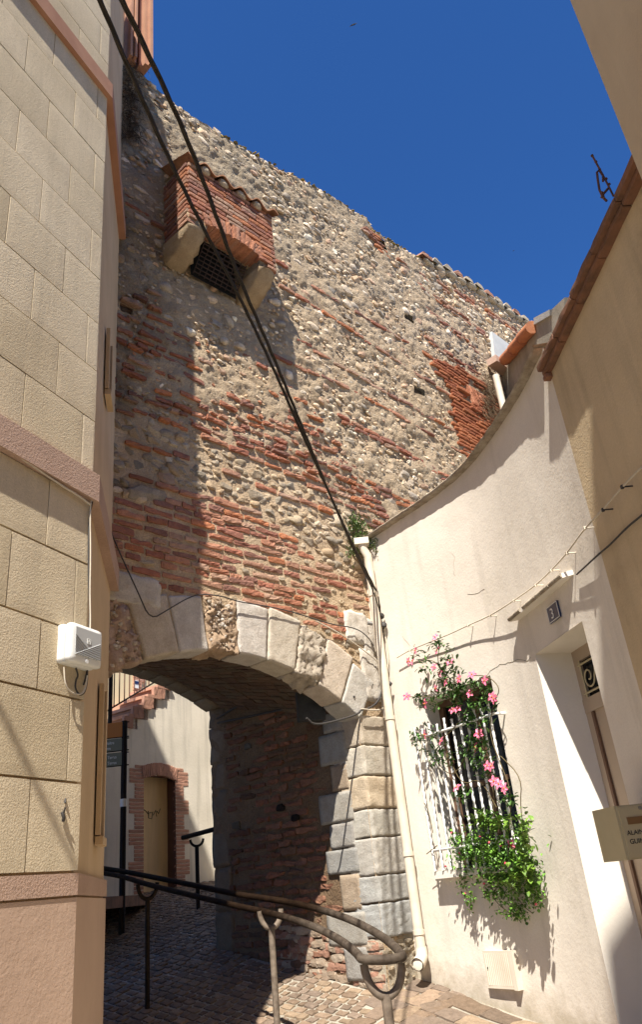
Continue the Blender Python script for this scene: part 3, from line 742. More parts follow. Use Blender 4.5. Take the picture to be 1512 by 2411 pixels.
for s_, uS in ((1, uL + .11), (-1, uR - .11)):      # rounded stone corbels
    m = MB(); n = 13; V = []
    for i in range(n):
        t = i / (n - 1); ang = t * np.pi / 2
        dep = -OFF + .0 + (OFF + .0) * (1 - math.cos(ang)) ** .8; zz = zL - .26 * math.sin(ang) ** 1.2
        for wq in np.linspace(-.11, .11, 7): V.append((uS + wq, dep + .02 * abs(wq / .11) ** 3, zz))
    f = [[i * 7 + j, i * 7 + j + 1, (i + 1) * 7 + j + 1, (i + 1) * 7 + j] for i in range(n - 1) for j in range(6)]
    V = np.array(V)
    top = [(uS - .13, -OFF + .02, zL + .14), (uS + .13, -OFF + .02, zL + .14)]
    for e in (0, 6):
        cen = len(V); V = np.vstack([V, [V[e][0], 0.05, zL + .02]]); 
        f += [[i * 7 + e, (i + 1) * 7 + e, cen] for i in range(n - 1)]
    bb = len(V); V = np.vstack([V, [(uS - .13, -OFF - .0, zL + .13), (uS + .13, -OFF - .0, zL + .13), (uS - .13, -OFF + .05, zL + .15), (uS + .13, -OFF + .05, zL + .15)]])
    f += [[0, 6, bb + 1, bb], [bb, bb + 1, bb + 3, bb + 2]]
    V[:, :] += rng.normal(size=V.shape) * .006
    m.add(FW.w(V), f, c=(.40, .30, .185), smooth=True); m.build('stone_corbel', T['block'], box)
# wavy tile edge on top
m = MB(); nw = 110; w0, w1 = uL - .03, uR + .06
def wav(t): return .045 * math.cos(t * 2 * np.pi * 5.2 + .3)
for i in range(nw):
    t0, t1 = i / nw, (i + 1) / nw; ua_, ub_ = w0 + (w1 - w0) * t0, w0 + (w1 - w0) * t1
    za, zb_ = zT + .03 + wav(t0), zT + .03 + wav(t1)
    v = [FW.w(p) for p in ((ua_, -OFF - .07, za), (ub_, -OFF - .07, zb_), (ub_, 0.02, zb_ + .22), (ua_, 0.02, za + .22), (ua_, -OFF - .07, za - .018), (ub_, -OFF - .07, zb_ - .018), (ub_, -.3, zb_ + .09), (ua_, -.3, za + .09))]
    m.add(v, [[0, 1, 2, 3], [4, 5, 1, 0], [7, 6, 5, 4]], c=(.36, .19, .11), smooth=False)
m.build('tile_canopy', T['masonry'], box)
mm = MB()                        # mortar under each tile wave
for i in range(6):
    t = (i + .0) / 5.2 - .05 ; u = w0 + (w1 - w0) * (t + .06)
    if uL < u < uR: v, f = pebble((.07, .05, .05), 2, .2, .08); mm.add(FW.w(v + [u, -OFF + .0, zT + .01]), f, c=(.5, .43, .32), smooth=True)
mm.build('tile_bedding', T['masonry'], box)
# black sheets for the shade inside the box, and iron grille below
u0, u1 = uL + .3, uR - .3; zg = zL - .02
dk = MB(); dk.add([FW.w(p) for p in ((u0 - .02, -.05, zL - .26), (u1 + .02, -.05, zL - .26), (u1 + .02, -.05, zL + .3), (u0 - .02, -.05, zL + .3))], [[0, 1, 2, 3]])
dk.add([FW.w(p) for p in ((uL + .1, -OFF + .2, zL + .22), (uR - .1, -OFF + .2, zL + .22), (uR - .1, .0, zL + .22), (uL + .1, .0, zL + .22))], [[0, 1, 2, 3]])
dk.build('shaft_shade', T['dark'], box)
gr = MB(); dG, zG0, zG1 = -OFF + .14, zL + .03, zL - .24
for i in range(9):
    u = u0 + (u1 - u0) * i / 8.; gr.tube([FW.w([u, dG, zG0]), FW.w([u, -.07, zG1])], .007, 6)
for i in range(8):
    t = (i + .5) / 8.; gr.tube([FW.w([u0, dG * (1 - t) - .07 * t, zG0 * (1 - t) + zG1 * t]), FW.w([u1, dG * (1 - t) - .07 * t, zG0 * (1 - t) + zG1 * t])], .008, 6)
gr.build('iron_grille', T['grille_iron'], box)
# dry grass hanging from the crest and by the drainpipe
dg = MB()
def blade(p, L, droop, c, wd=.004):
    a = rng.uniform(0, 6.28); out = FW.n * rng.uniform(.02, .14) + FW.u * rng.normal() * .08; pts = [p]
    for k in range(1, 6): t = k / 5; pts.append(p + out * t + np.array([0, 0, L * (t * .25 - t * t) * droop]))
    dg.tube(pts, np.linspace(wd, wd * .3, 6), 3, caps=False, c=c)
for _ in range(420):
    x, y = rng.normal(305, 13), rng.uniform(150, 330)
    u, z = FW.px(x, y); blade(FW.w([u, -.01, z]), rng.uniform(.1, .4), 1, pick([(.9, .8, .7), (.5, .45, .4), (.35, .3, .28)], .1), .003)
dryg = tag(dg.build('dried_creeper', T['dry']), 'dried brown creeper hanging on the rampart corner beside the ochre house', 'dried plant')
dg = MB()
for _ in range(300):
    x, y = rng.normal(1148, 10), rng.uniform(885, 985)
    u, z = FW.px(x, y); blade(FW.w([u, -.03, z]), rng.uniform(.08, .3), 1, pick([(.9, .8, .7), (.6, .5, .45)], .1), .004)
tag(dg.build('dried_creeper', T['dry']), 'tuft of dead stalks under the pink gutter mouth beside the far drainpipe', 'dried plant')
# putlog shelf bricks at the top notch
m = MB()
for k in range(7):
    u, z = FW.px(868 + k * 6, 552 + k * 5); v, f = rbox((.09, .05, .02), .01, .003, (4, 2, 2), .003); m.add(FW.w(v + [u - .1, .01, z + (k % 3) * .055 - .02]), f, c=pick(BRICK))
m.build('notch_bricks', T['masonry'], rampart)

# ================================================================== OCHRE HOUSE (left)
ochre = thing('ochre_house', 'tall ochre rendered house at the left with scored blocks and pink bands', 'house')
A1, A2 = 21.7, -11.6
C0 = np.array([-1.345, 3.96, 0.]); E2 = np.array([-1.64, 5.39, 0.])
A2 = math.degrees(math.atan2(E2[0] - C0[0], E2[1] - C0[1]))
F1 = Frame(C0, A1)                      # u<0 towards the camera
F2 = Frame(C0, A2)
L1e = C0 - azv(A1) * 6.0
def back_to(P, yv):
    t = (yv - P[1]) / sd[1]; return np.array([P[0] + sd[0] * t, P[2] + sd[2] * t])
_fc = Frame(atr(375, 2150, 13.)[:2], 31.)
s1_, s2_ = [back_to(_fc.w([*(lambda t: (t[0], 0, t[1]))(_fc.px(*p))]), 3.9) for p in ((334, 1668), (495, 2030))]
w1_, w2_ = [back_to(FW.w([*(lambda t: (t[0], 0, t[1]))(FW.px(*p))]), 4.3) for p in ((400, 330), (372, 212))]
HX = [(s1_[0] - 2, s1_[1] + 2 * (s1_[1] - s2_[1]) / (s2_[0] - s1_[0])), tuple(s1_), tuple(s2_), (w2_[0], w2_[1]), (w1_[0], w1_[1]), (-1.34, w1_[1] - .5)]
def hL(x): return float(np.interp(x, [a for a, b in HX], [b for a, b in HX]))
body = MB()
poly = [C0[:2], E2[:2]]
for xx in (-2.2, -3.0, float(s2_[0]), float(s1_[0]), -5.5): poly.append(np.array([xx, P0[1] + (xx - P0[0]) / math.tan(R(AW))]) + azv(AW - 90)[:2] * .0)
poly += [np.array([-5.5, -3.0]), np.array([L1e[0], -3.0]), L1e[:2]]
INS = .012
pin = [np.array(p) for p in poly]
pin[0] = C0[:2] + np.array([-.012, -.004]); pin[1] = pin[1] + np.array([-.012, 0])
body.prism(pin[::-1], -.5, 11.0)
gp2 = [(-1.37, 10.2)] + [(x, z) for x, z in HX[::-1] if x < -1.37] + [(HX[0][0], 10.2)]  # unseen gable slab added, outline shaped to cast shadows on rampart and courtyard
n = len(gp2); body.add([(x, y, z) for y in (3.75, 3.95) for x, z in gp2], [list(range(n))[::-1], list(range(n, 2 * n))] + [[i, (i + 1) % n, n + (i + 1) % n, n + i] for i in range(n)])
body.build('wall_body', T['left_plain'], ochre)
# front face: blocks with scored joints
def z1(x, y): return F1.px(x, y)[1]
J1 = [z1(178, 2052), z1(187, 1844), z1(192, 1650), z1(200, 1495), z1(209, 1333)]
zb_lo, zb_hi = z1(214, 1185), z1(225, 1128)          # middle pink band (bottom, top)
zt_lo, zt_hi = z1(248, 232), z1(253, 205)
pit = (J1[3] - J1[0]) / 3
print('L joints', J1, pit, zb_lo, zb_hi, zt_lo, zt_hi)
lev = J1[:5] + [zb_lo - .0]
zz = zb_hi; up_ = []
while zz < 11.2: up_.append(zz); zz += .385
fb = MB(); joint = .004
s156 = -F1.px(156, 1750)[0]; s60 = -F1.px(60, 1950)[0]
def row(z0, z1_, off, dep=.012, jz=.0022):
    s = -off
    while s < 6.0:
        a, b = max(s, 0), min(s + BL, 6.0)
        if b > .02:
            aa_ = a + (joint if a > 0 else 0)
            v, f = rbox(((b - aa_) / 2, dep, (z1_ - z0) / 2 - jz), .004, .0, (10, 1, 8), 0)
            tn_ = rng.normal() * .05; fb.add(F1.w(v * [1, 1, 1] + [-(aa_ + b) / 2, dep - .012 + rng.uniform(-.0015, .0015), (z0 + z1_) / 2]), f, c=np.array([1 + tn_, 1 + tn_ * 1.1, 1 + tn_ * 1.4]))
        s += BL
BL = 2 * abs(s60 - s156) if abs(s60 - s156) > .15 else .6
print('BL', BL, s156, s60)
for i, (a, b) in enumerate(zip(lev[:-1], lev[1:])): row(a, b, BL - (s60 if i % 2 == 0 else s156), jz=.005)
for i, (a, b) in enumerate(zip(up_[:-1], up_[1:])): row(a, b, BL - (s156 if i % 2 == 0 else s60))
fb.build('scored_blocks', T['left_plaster'], ochre)
# second face: plain render with a pair of slit window reveals
def band(z0, z1_, d, m, name, lip=0):
    b = MB()
    e = d
    p = [C0 - azv(A1) * 6 + F1.n * 0, C0, C0 + azv(A2) * 1.46]
    n1, n2 = F1.n, F2.n
    # mitred outer corner
    kx = (n1 + n2) / (1 + n1.dot(n2))
    o = [p[0] + n1 * e, p[1] + kx * e, p[2] + n2 * e]; i_ = [p[0] - n1 * .02, p[1] - kx * .02, p[2] - n2 * .02]
    V = [(*q[:2], zq) for zq in (z0, z1_) for q in o + i_]
    b.add(V, [[0, 1, 7, 6], [1, 2, 8, 7], [6, 7, 10, 9], [7, 8, 11, 10], [0, 3, 4, 1], [1, 4, 5, 2], [2, 5, 11, 8]])
    return b.build(name, m, ochre)
band(zb_lo, zb_hi, .05, T['pink_band'], 'string_course')
band(zt_lo, zt_hi, .05, T['terracotta_trim'], 'string_course')
z_pb = z1(176, 2110)
band(-.4, z_pb - .004, .006, T['pink_plinth'], 'plinth')
band(z_pb + .006, J1[0] - .006, .011, T['pink_band'], 'plinth_band')
# slit windows on the shaded flank, seen almost edge-on
def slit(xa, ya, xb, yb, cmat, w_=.17, u_px=None):
    u, zhi = F2.px(xa, ya); _, zlo = F2.px(xb, yb)
    m = MB(); ax_ = F2.ax
    m.box(F2.w([u + w_ / 2, .0, (zhi + zlo) / 2]), (w_ / 2, .004, (zhi - zlo) / 2), ax_)
    o = m.build('window', cmat, ochre)
    sl_ = MB(); sl_.box(F2.w([u + w_ / 2, -.02, zlo - .03]), (w_ / 2 + .03, .022, .022), ax_); sl_.build('sill', T['left_plain'], o)
    rv = MB(); rv.box(F2.w([u + w_ + .02, -.012, (zhi + zlo) / 2]), (.02, .014, (zhi - zlo) / 2), ax_); rv.build('frame', T['left_plain'], o); rv = MB(); rv.box(F2.w([u - .02, -.012, (zhi + zlo) / 2]), (.02, .014, (zhi - zlo) / 2), ax_); rv.build('frame', T['left_plain'], o)
slit(236, 1612, 228, 1968, T['brown_wood'])
slit(252, 780, 247, 915, T['grey_box'])
# terracotta window casing above the rampart
wc = MB(); uc0 = FW.px(296, 120)[0]; uc1 = FW.px(341, 120)[0]; zc0 = FW.px(330, 168)[1]
steps = [(0, .12, .10), (.12, .20, .06), (.20, .30, .12), (.30, .42, .05), (.55, .70, .06), (.70, .86, .12), (.86, 1.0, .17)]
for a, b, d in steps:
    wc.box(FW.w([uc0 + (uc1 - uc0) * (a + b) / 2, .25 - d, (zc0 + 14) / 2]), ((uc1 - uc0) * (b - a) / 2, .25, (14 - zc0) / 2), FW.ax)
wc.box(FW.w([(uc0 + uc1) / 2, .3, (zc0 + 14) / 2]), ((uc1 - uc0) / 2 - .004, .25, (14 - zc0) / 2 - .01), FW.ax)
case = wc.build('window_casing', T['terracotta_trim'], ochre)
gb = MB()
for k in range(3):
    u = uc0 + (uc1 - uc0) * (.44 + .05 * k); pts = [FW.w([u, -.0 - .02 * math.sin(t * 9), zc0 + .1 + t * 3]) for t in np.linspace(0, 1, 20)]; gb.tube(pts, .012, 5)
gb.build('window_grille', T['black_iron'], case)

# unseen house added behind the viewer, gable shaped to shade the beige wall
nb = MB()
XY = [tuple(back_to(np.array(p), -2.)) for p in ((1.76, 3.8, 4.34), (1.72, 4.44, 3.48), (1.69, 4.64, 3.07), (1.64, 4.96, 2.48), (1.5, 5.65, 1.2), (1.48, 5.8, .72), (1.45, 6.0, 0.))]
print('NB', XY, HX)
pts = [(XY[-1][0], -1.)] + [p for p in XY[::-1]] + [(1.8, XY[0][1] + .6), (5, XY[0][1] + 1.4), (5, -1)]
n = len(pts); V = [(x, -2.0, z) for x, z in pts] + [(x, -6.0, z) for x, z in pts]
nb.add(V, [list(range(n))[::-1], list(range(n, 2 * n))] + [[i, (i + 1) % n, n + (i + 1) % n, n + i] for i in range(n)])
tag(nb.build('shadow_gable_house', T['beige_plaster']), 'unseen gabled house added behind the viewpoint to shade the beige wall', 'house')
# ================================================================== WHITE HOUSE (curved front)
CURVE = np.array([(.36, 7.63), (.525, 7.424), (.82, 7.02), (1.02, 6.75), (1.20, 6.46), (1.36, 6.15), (1.49, 5.71), (1.59, 5.24), (1.64, 4.97), (1.675, 4.68), (1.69, 4.43)])
ZC = 4.85
def smooth_curve(P, it=2):
    P = np.array(P)
    for _ in range(it):
        Q = [P[0]]
        for a, b in zip(P[:-1], P[1:]): Q += [a * .75 + b * .25, a * .25 + b * .75]
        Q.append(P[-1]); P = np.array(Q)
    return P
WC = smooth_curve(CURVE); SEG = np.linalg.norm(np.diff(WC, axis=0), axis=1); SS = np.concatenate([[0], np.cumsum(SEG)])
def wc_at(s):
    s = max(.0, min(SS[-1], s))
    p = np.array([np.interp(s, SS, WC[:, 0]), np.interp(s, SS, WC[:, 1]), 0.])
    q = np.array([np.interp(s + .06, SS, WC[:, 0]) - np.interp(s - .06, SS, WC[:, 0]), np.interp(s + .06, SS, WC[:, 1]) - np.interp(s - .06, SS, WC[:, 1]), 0.])
    q /= np.linalg.norm(q); n = np.array([q[1], -q[0], 0.])    # towards the street
    if n[0] > 0: n = -n
    return p, q, n
def on_wc(x, y, off=0.):
    """point of the curved wall seen at (x,y); returns s, z"""
    r = ray(x, y); best = None
    W2 = WC if off == 0 else np.array([wc_at(s)[0][:2] + wc_at(s)[2][:2] * off for s in SS])
    for i in range(len(W2) - 1):
        a, d = W2[i], W2[i + 1] - W2[i]; Mx = np.array([[r[0], -d[0]], [r[1], -d[1]]])
        t, k = np.linalg.solve(Mx, a)
        if -1e-3 <= k <= 1.001 and t > 0: return SS[i] + k * SEG[i], EYE[2] + r[2] * t
    # beyond the ends: extend the last segment
    i = len(W2) - 2; a, d = W2[i], W2[i + 1] - W2[i]; t, k = np.linalg.solve(np.array([[r[0], -d[0]], [r[1], -d[1]]]), a)
    return SS[i] + k * SEG[i], EYE[2] + r[2] * t
def wp(s, z, off=0.):
    p, q, n = wc_at(s); return np.array([p[0] + n[0] * off, p[1] + n[1] * off, z])
white = thing('white_house', 'white rendered house with a curved front and barred window', 'house')
sA, _ = on_wc(998, 1690); sB, _ = on_wc(1236, 2000); zS = on_wc(1043, 2050)[1]; zW = on_wc(1100, 1612)[1]
dA, _ = on_wc(1259, 1533); dB, _ = on_wc(1374, 1472); zD = 3.0
print('WIN', sA, sB, zS, zW, 'DOOR', dA, dB, SS[-1])
sl_ = sorted(set(list(np.linspace(0, SS[-1], 64)) + [sA, sB, dA, dB])); zl = sorted(set(list(np.linspace(.0, ZC, 40)) + [zS, zW, zD]))
wm = MB(); V = np.array([[wp(s, z) for z in zl] for s in sl_]); nz_ = len(zl); idx = np.arange(len(sl_) * nz_).reshape(-1, nz_)
Fq = []
for i in range(len(sl_) - 1):
    for j in range(nz_ - 1):
        sm, zm_ = (sl_[i] + sl_[i + 1]) / 2, (zl[j] + zl[j + 1]) / 2
        if (sA < sm < sB and zS < zm_ < zW) or (dA < sm < dB and zm_ < zD): continue
        Fq.append([idx[i, j], idx[i, j + 1], idx[i + 1, j + 1], idx[i + 1, j]])
wm.add(V.reshape(-1, 3), np.array(Fq), smooth=True)
wm.build('front_wall', T['white_plaster'], white)
# body behind: closes the house off
bd = MB(); back = [wp(s, 0, -.42)[:2] for s in np.linspace(0.0, SS[-1], 12)] + [np.array([4.6, 4.4]), np.array([4.6, 8.3]), np.array([1.1, 8.25])]
bd.prism(back, -.3, ZC - .05); bd.build('house_body', T['reveal_plaster'], white)
rv = MB()
for s, z0, z1_, dp in ((sA, zS, zW, .25), (sB, zS, zW, .25), (dA, -.1, zD, .32), (dB, -.1, zD, .32)):
    a = [wp(s, z0), wp(s, z1_), wp(s, z1_, -dp), wp(s, z0, -dp)]; rv.add(a, [[0, 1, 2, 3]])
for a_, b_, z, dp in ((sA, sB, zS, .25), (sA, sB, zW, .25), (dA, dB, zD, .32)):
    rv.add([wp(a_, z), wp(b_, z), wp(b_, z, -dp), wp(a_, z, -dp)], [[0, 1, 2, 3]])
rv.build('window_and_door_reveals', T['reveal_plaster'], white)
# cornice: thin weathered slabs
cn = MB(); sg = np.arange(-.12, SS[-1] + .02, .06)
prof = [(-.10, -.035), (.065, -.03), (.075, -.012), (.065, .0), (-.10, .02)]
V = []
for s in sg:
    jj = rng.normal(size=2) * .0025
    p, q_, n_ = wc_at(max(0, min(SS[-1], s))); p = p + q_ * min(0, s)
    for o_, z_ in prof: V.append([p[0] + n_[0] * (o_ + jj[0]), p[1] + n_[1] * (o_ + jj[0]), ZC + .03 + z_ + jj[1]])
k_ = len(prof); cn.add(V, [[i * k_ + j, (i + 1) * k_ + j, (i + 1) * k_ + j + 1, i * k_ + j + 1] for i in range(len(sg) - 1) for j in range(k_ - 1)])
cn.build('cornice', T['cornice'], white)
rf = MB(); rp = [wp(s, 0, -.05)[:2] for s in np.linspace(0, SS[-1], 12)] + [np.array([4.6, 4.4]), np.array([4.6, 8.2]), np.array([1.1, 8.2])]
rf.prism(rp, ZC - .04, ZC + .02); rf.build('flat_roof', T['grey_cement'], white)
# window
sM = (sA + sB) / 2
def wbox(m, s0, s1, z0, z1_, d0, d1, **k):
    """box following the wall chord between s0,s1; depths measured inwards"""
    a = [wp(s0, z0, -d0), wp(s1, z0, -d0), wp(s1, z0, -d1), wp(s0, z0, -d1)]; b = [p + [0, 0, z1_ - z0] for p in a]
    m.add(a + b, [[0, 1, 2, 3], [7, 6, 5, 4], [0, 4, 5, 1], [1, 5, 6, 2], [2, 6, 7, 3], [3, 7, 4, 0]], **k)
wi = MB()
for a, b in ((sA, sA + .06), (sB - .06, sB), (sM - .03, sM + .03)): wbox(wi, a, b, zS, zW, .20, .26)
wbox(wi, sA, sB, zS, zS + .06, .201, .259); wbox(wi, sA, sB, zW - .06, zW, .201, .259); wbox(wi, sA, sB, zS + .62, zS + .66, .205, .255)
wnd = wi.build('window', T['brown_wood'], white)
pn = MB(); wbox(pn, sA + .02, sB - .02, zS + .02, zW - .02, .235, .245); pn.build('pane', T['glass'], wnd)
sil = MB(); 
for s0 in np.linspace(sA - .06, sB + .0, 9)[:-1]:
    e = (sB + .06 - sA) / 8
    wbox(sil, s0, s0 + e, zS - .055, zS, -.10, .22)
o = sil.build('window_sill', T['reveal_plaster'], white)
# iron guard with twisted bars
guard = MB().tube([wp(sA - .05, zS + 1.08, -.01), wp(sA - .05, zS + 1.08, .10), wp(sM, zS + 1.08, .115), wp(sB + .09, zS + 1.08, .10), wp(sB + .09, zS + 1.08, -.01)], .012, 6)
guard = guard.build('window_guard', T['white_paint'], white)
MB().tube([wp(sA - .05, zS + .16, -.01), wp(sA - .05, zS + .16, .10), wp(sM, zS + .16, .115), wp(sB + .06, zS + .16, .10), wp(sB + .06, zS + .16, -.01)], .011, 6).build('lower_rail', T['white_paint'], guard)
nb_ = 11; bar_s = np.linspace(sA - .03, sB + .03, nb_)
for i, s in enumerate(bar_s):
    b = MB(); th = np.linspace(0, 1, 40); zz = zS + .004 + th * (1.18 if i % 2 == 0 else 1.15); c0 = wp(s, 0, .105)
    for ph in (0, np.pi):
        pts = [c0 + [.005 * math.cos(t * 60 + ph), .005 * math.sin(t * 60 + ph), z] for t, z in zip(th, zz)]; b.tube(pts, .0082, 6)
    b.build('bar', T['white_paint'], guard)
# canopy slab over the door
cp = MB(); zK = 3.31
c_tip = onz(1201, 1464, zK); c_fr = onz(1325, 1360, zK); c_wr = onz(1359, 1350, zK); c_wl = wp(on_wc(1230, 1457)[0], zK, -.05)
c_wr2 = c_wr + (c_wr - c_fr) / np.linalg.norm(c_wr - c_fr) * .12
q4 = [c_tip, c_fr, c_wr2, c_wl + azv(0) * 0]
cp.add([p * [1, 1, 0] + [0, 0, zK] for p in q4] + [p * [1, 1, 0] + [0, 0, zK + .035] for p in q4], [[3, 2, 1, 0], [4, 5, 6, 7], [0, 1, 5, 4], [1, 2, 6, 5], [2, 3, 7, 6], [3, 0, 4, 7]])
cp.build('door_canopy', T['reveal_plaster'], white)
bb_ = MB(); 
for t in (.0, .30, .55, .8):
    a = c_tip * (1 - t) + c_fr * t; b = c_tip * (1 - min(1, t + .24)) + c_fr * min(1, t + .24); bb_.tube([a + [0, 0, .02], b + [0, 0, .02]], .018, 6)
bb_.build('canopy_edge', T['cornice'], white)
# small tile fin right of the plaque
# door
dr = MB(); wbox(dr, dA, dA + .07, .0, zD, .30, .34); wbox(dr, dB - .07, dB, .0, zD, .30, .34); wbox(dr, dA, dB, zD - .09, zD, .301, .339)
zTr = zD - .36; wbox(dr, dA, dB, zTr - .10, zTr, .295, .345)
door = dr.build('front_door', T['door_paint'], white)
lf = MB(); wbox(lf, dA + .07, dB - .07, .0, zTr - .10, .315, .335); lf.build('door_leaf', T['door_paint'], door)
fr2 = MB(); wbox(fr2, dA + .072, dA + .10, .0, zTr - .102, .296, .316); fr2.build('door_stile', T['brown_wood'], door)
gp = MB(); wbox(gp, dA + .06, dB - .06, zTr, zD - .09, .325, .33); gp.build('transom_pane', T['glass'], door)
sc_ = MB(); zz0, zz1 = zTr + .03, zD - .12; sa_, sb_ = dA + .09, dA + .42
for s in (sa_, sb_): sc_.tube([wp(s, zz0 - .03, -.29), wp(s, zz1 + .03, -.29)], .008, 5)
for z in (zz0, zz1): sc_.tube([wp(sa_ - .03, z, -.29), wp(sb_, z, -.29)], .008, 5)
ctr = (sa_ + sb_) / 2; zc_ = (zz0 + zz1) / 2; hh = (zz1 - zz0) / 2 - .01; pts = []
for t in np.linspace(0, 1, 60):
    # S scroll: two spirals joined
    k = t * 2 - 1; sg_ = 1 if k > 0 else -1; a = abs(k); ang = a * 2.6 * np.pi; rr = hh * .95 * (1 - .78 * a)
    cx_ = ctr + sg_ * .085; pts.append(wp(cx_ - sg_ * rr * .85 * math.cos(ang), zc_ + sg_ * rr * math.sin(ang) * .95, -.29))
sc_.tube(pts, .007, 5); sc_.build('transom_scroll', T['mail_metal'], door)
kn = MB(); v, f = pebble((.025, .025, .025), 2, 0, 0); P_ = wp(*on_wc(1421, 1940)[:1], 0); kn.add(v + wp(dA + .13, 1.72, -.27), f, smooth=True); kn.build('door_knob', T['grey_steel'], door)

# hairline cracks by the window head
for ck in ([(1132, 1600), (1150, 1588), (1168, 1570), (1185, 1562), (1200, 1560), (1222, 1552), (1240, 1556), (1256, 1540)], [(950, 1495), (962, 1520), (975, 1545)], [(1068, 1300), (1072, 1340), (1070, 1362)], [(1100, 1400), (1130, 1396), (1150, 1380)]):
    cp_ = []
    for a_, b_ in zip(ck[:-1], ck[1:]):
        for t in (0, .33, .66):
            s_, z_ = on_wc(a_[0] + (b_[0] - a_[0]) * t + rng.normal() * 1.6, a_[1] + (b_[1] - a_[1]) * t + rng.normal() * 1.6); cp_.append(wp(s_, z_, .0005))
    MB().tube(cp_, .0022, 4).build('plaster_crack', T['grey_cement'], white)
# house number plaque
def plaque():
    s0, z0 = on_wc(1292, 1432); s1, z1_ = on_wc(1316, 1412); s2, z2 = on_wc(1297, 1472)
    h = abs(z1_ - z2) * 1.0; h = z0 - z2; s1 = max(s1, s0 + .10)
    root = thing('house_number', 'small dark blue enamel number plaque above the door of the white house', 'plaque')
    a, b = wp(s0, z2, .012), wp(s1, z2, .012); ux = (b - a) / np.linalg.norm(b - a); n_ = np.cross([0, 0, 1.], ux); n_ = n_ if n_.dot(wc_at(s0)[2]) > 0 else -n_
    wd = np.linalg.norm(b - a); m = MB(); m.box((a + b) / 2 + [0, 0, h / 2], (wd / 2, .006, h / 2), [ux, n_, [0, 0, 1]]); m.build('plate', T['blue_enamel'], root)
    bd_ = MB(); 
    for zz in (.004, h - .004): bd_.box((a + b) / 2 + n_ * .0075 + [0, 0, zz], (wd / 2 - .004, .0012, .0022), [ux, n_, [0, 0, 1]])
    for e in (a, b): bd_.box(e + (ux * .005 if e is a else -ux * .005) + n_ * .0075 + [0, 0, h / 2], (.0022, .0013, h / 2 - .007), [ux, n_, [0, 0, 1]])
    bd_.build('border', T['white_enamel'], root)
    textmesh('3', h * .88, 'numeral', T['white_enamel'], a + ux * wd * .28 + n_ * .009 + np.array([0, 0, h * .18]), ux, (0, 0, 1), root, .001)
plaque()
# meter cover low on the wall
mc = thing('meter_cover', 'cream ribbed plastic meter cover low on the white wall under the window', 'cover')
g0, zg0 = on_wc(1143, 2233); g1, _ = on_wc(1216, 2240); zg1 = on_wc(1160, 2324)[1]; zg0 = on_wc(1143, 2236)[1]
m = MB(); wbox(m, g0, g1, zg1, zg0, -.035, .01); m.build('casing', T['white_pipe'], mc)
m = MB()
for k in range(14):
    s = g0 + .02 + (g1 - g0 - .07) * k / 13; m.tube([wp(s, zg1 + .02, .036), wp(s, zg0 - .02, .036)], .0045, 5)
m.build('ribbed_door', T['white_pipe'], mc)
m = MB(); wbox(m, g1 - .035, g1 + .006, zg1 - .004, zg0 + .004, -.05, -.0); m.build('hinge_edge', T['white_pipe'], mc)
m = MB(); v, f = pebble((.006, .006, .009), 1, 0, 0); m.add(v + wp(g0 + .035, (zg0 + zg1) / 2 + .01, .04), f); m.build('keyhole', T['ink'], mc)

# mail box: narrow front turned to the viewer
mbx = thing('mail_box', 'cream metal letter box with a brown slot fixed beside the front door', 'letter box')
Nn = atr(1478, 2025, 4.72); zbm = Nn[2]; ztm = atr(1450, 1897, 4.72)[2] ; hh = ztm - zbm
dirw = azv(-10.); perp = azv(80.)                # along the wall / into the wall
def mpt(a, b, z): return Nn * [1, 1, 0] + dirw * a + perp * b + np.array([0, 0, z])
m = MB(); cs_ = [mpt(0, 0, zbm), mpt(.27, 0, zbm), mpt(.27, .36, zbm), mpt(0, .36, zbm)]; tp = [p + [0, 0, hh] for p in cs_]
m.add(cs_ + tp, [[3, 2, 1, 0], [4, 5, 6, 7], [0, 1, 5, 4], [1, 2, 6, 5], [2, 3, 7, 6], [3, 0, 4, 7]]); mo = m.build('casing', T['mail_metal'], mbx)
m = MB(); m.box(mpt(-.006, .18, zbm + hh / 2), (.165, .006, hh / 2 - .008), [perp, dirw, [0, 0, 1]]); fd = m.build('front_flap', T['mail_metal'], mbx)
m = MB(); m.box(mpt(-.014, .18, zbm + hh * .70), (.13, .003, .018), [perp, dirw, [0, 0, 1]]); m.build('letter_slot', T['mail_slot'], mbx)
m = MB(); m.tube([mpt(-.012, .14, ztm - .022), mpt(-.02, .14, ztm - .022)], .010, 10); m.build('lock', T['grey_steel'], mbx)
for i, s in enumerate(('ALAIN', 'GUINO')):
    textmesh(s, .034, 'lettering', T['ink'], mpt(-.0135, .030 + .004 * i, zbm + hh * (.44 - .16 * i)), perp, (0, 0, 1), mbx, .0008)

# down pipe
def pipe_at(x, y): return onplane(x, y, (P0 + np.array([-.06, -.24])), 80.)
pp = thing('drain_pipe', 'cream painted downpipe in the corner between rampart and white house', 'pipe')
pb, pt = pipe_at(986, 2235), pipe_at(873, 1322); pb[:2] = (pb[:2] + pt[:2]) / 2; pt[:2] = pb[:2]
print('PIPE', pb, pt)
m = MB(); m.tube([pb, pt], .043, 14); m.build('pipe_run', T['white_pipe'], pp)
m = MB(); hp_ = onplane(852, 1283, P0 + np.array([-.06, -.24]), 80.); m.tube([pt, pt + [0, 0, .06], hp_ * [1, 1, 0] + [0, 0, pt[2] + .18], hp_ + [0, 0, .03]], [.043, .043, .045, .05], 12)
m.box(hp_ + [0, 0, .03], (.075, .06, .035)); m.build('hopper', T['white_pipe'], pp)
for y in (1400, 1690, 2010, 2195):
    q_ = pipe_at(np.interp(y, [1322, 2235], [873, 986]), y); m = MB(); m.tube([[pb[0], pb[1], q_[2] - .018], [pb[0], pb[1], q_[2] + .018]], .050, 14); m.build('collar', T['white_pipe'], pp)
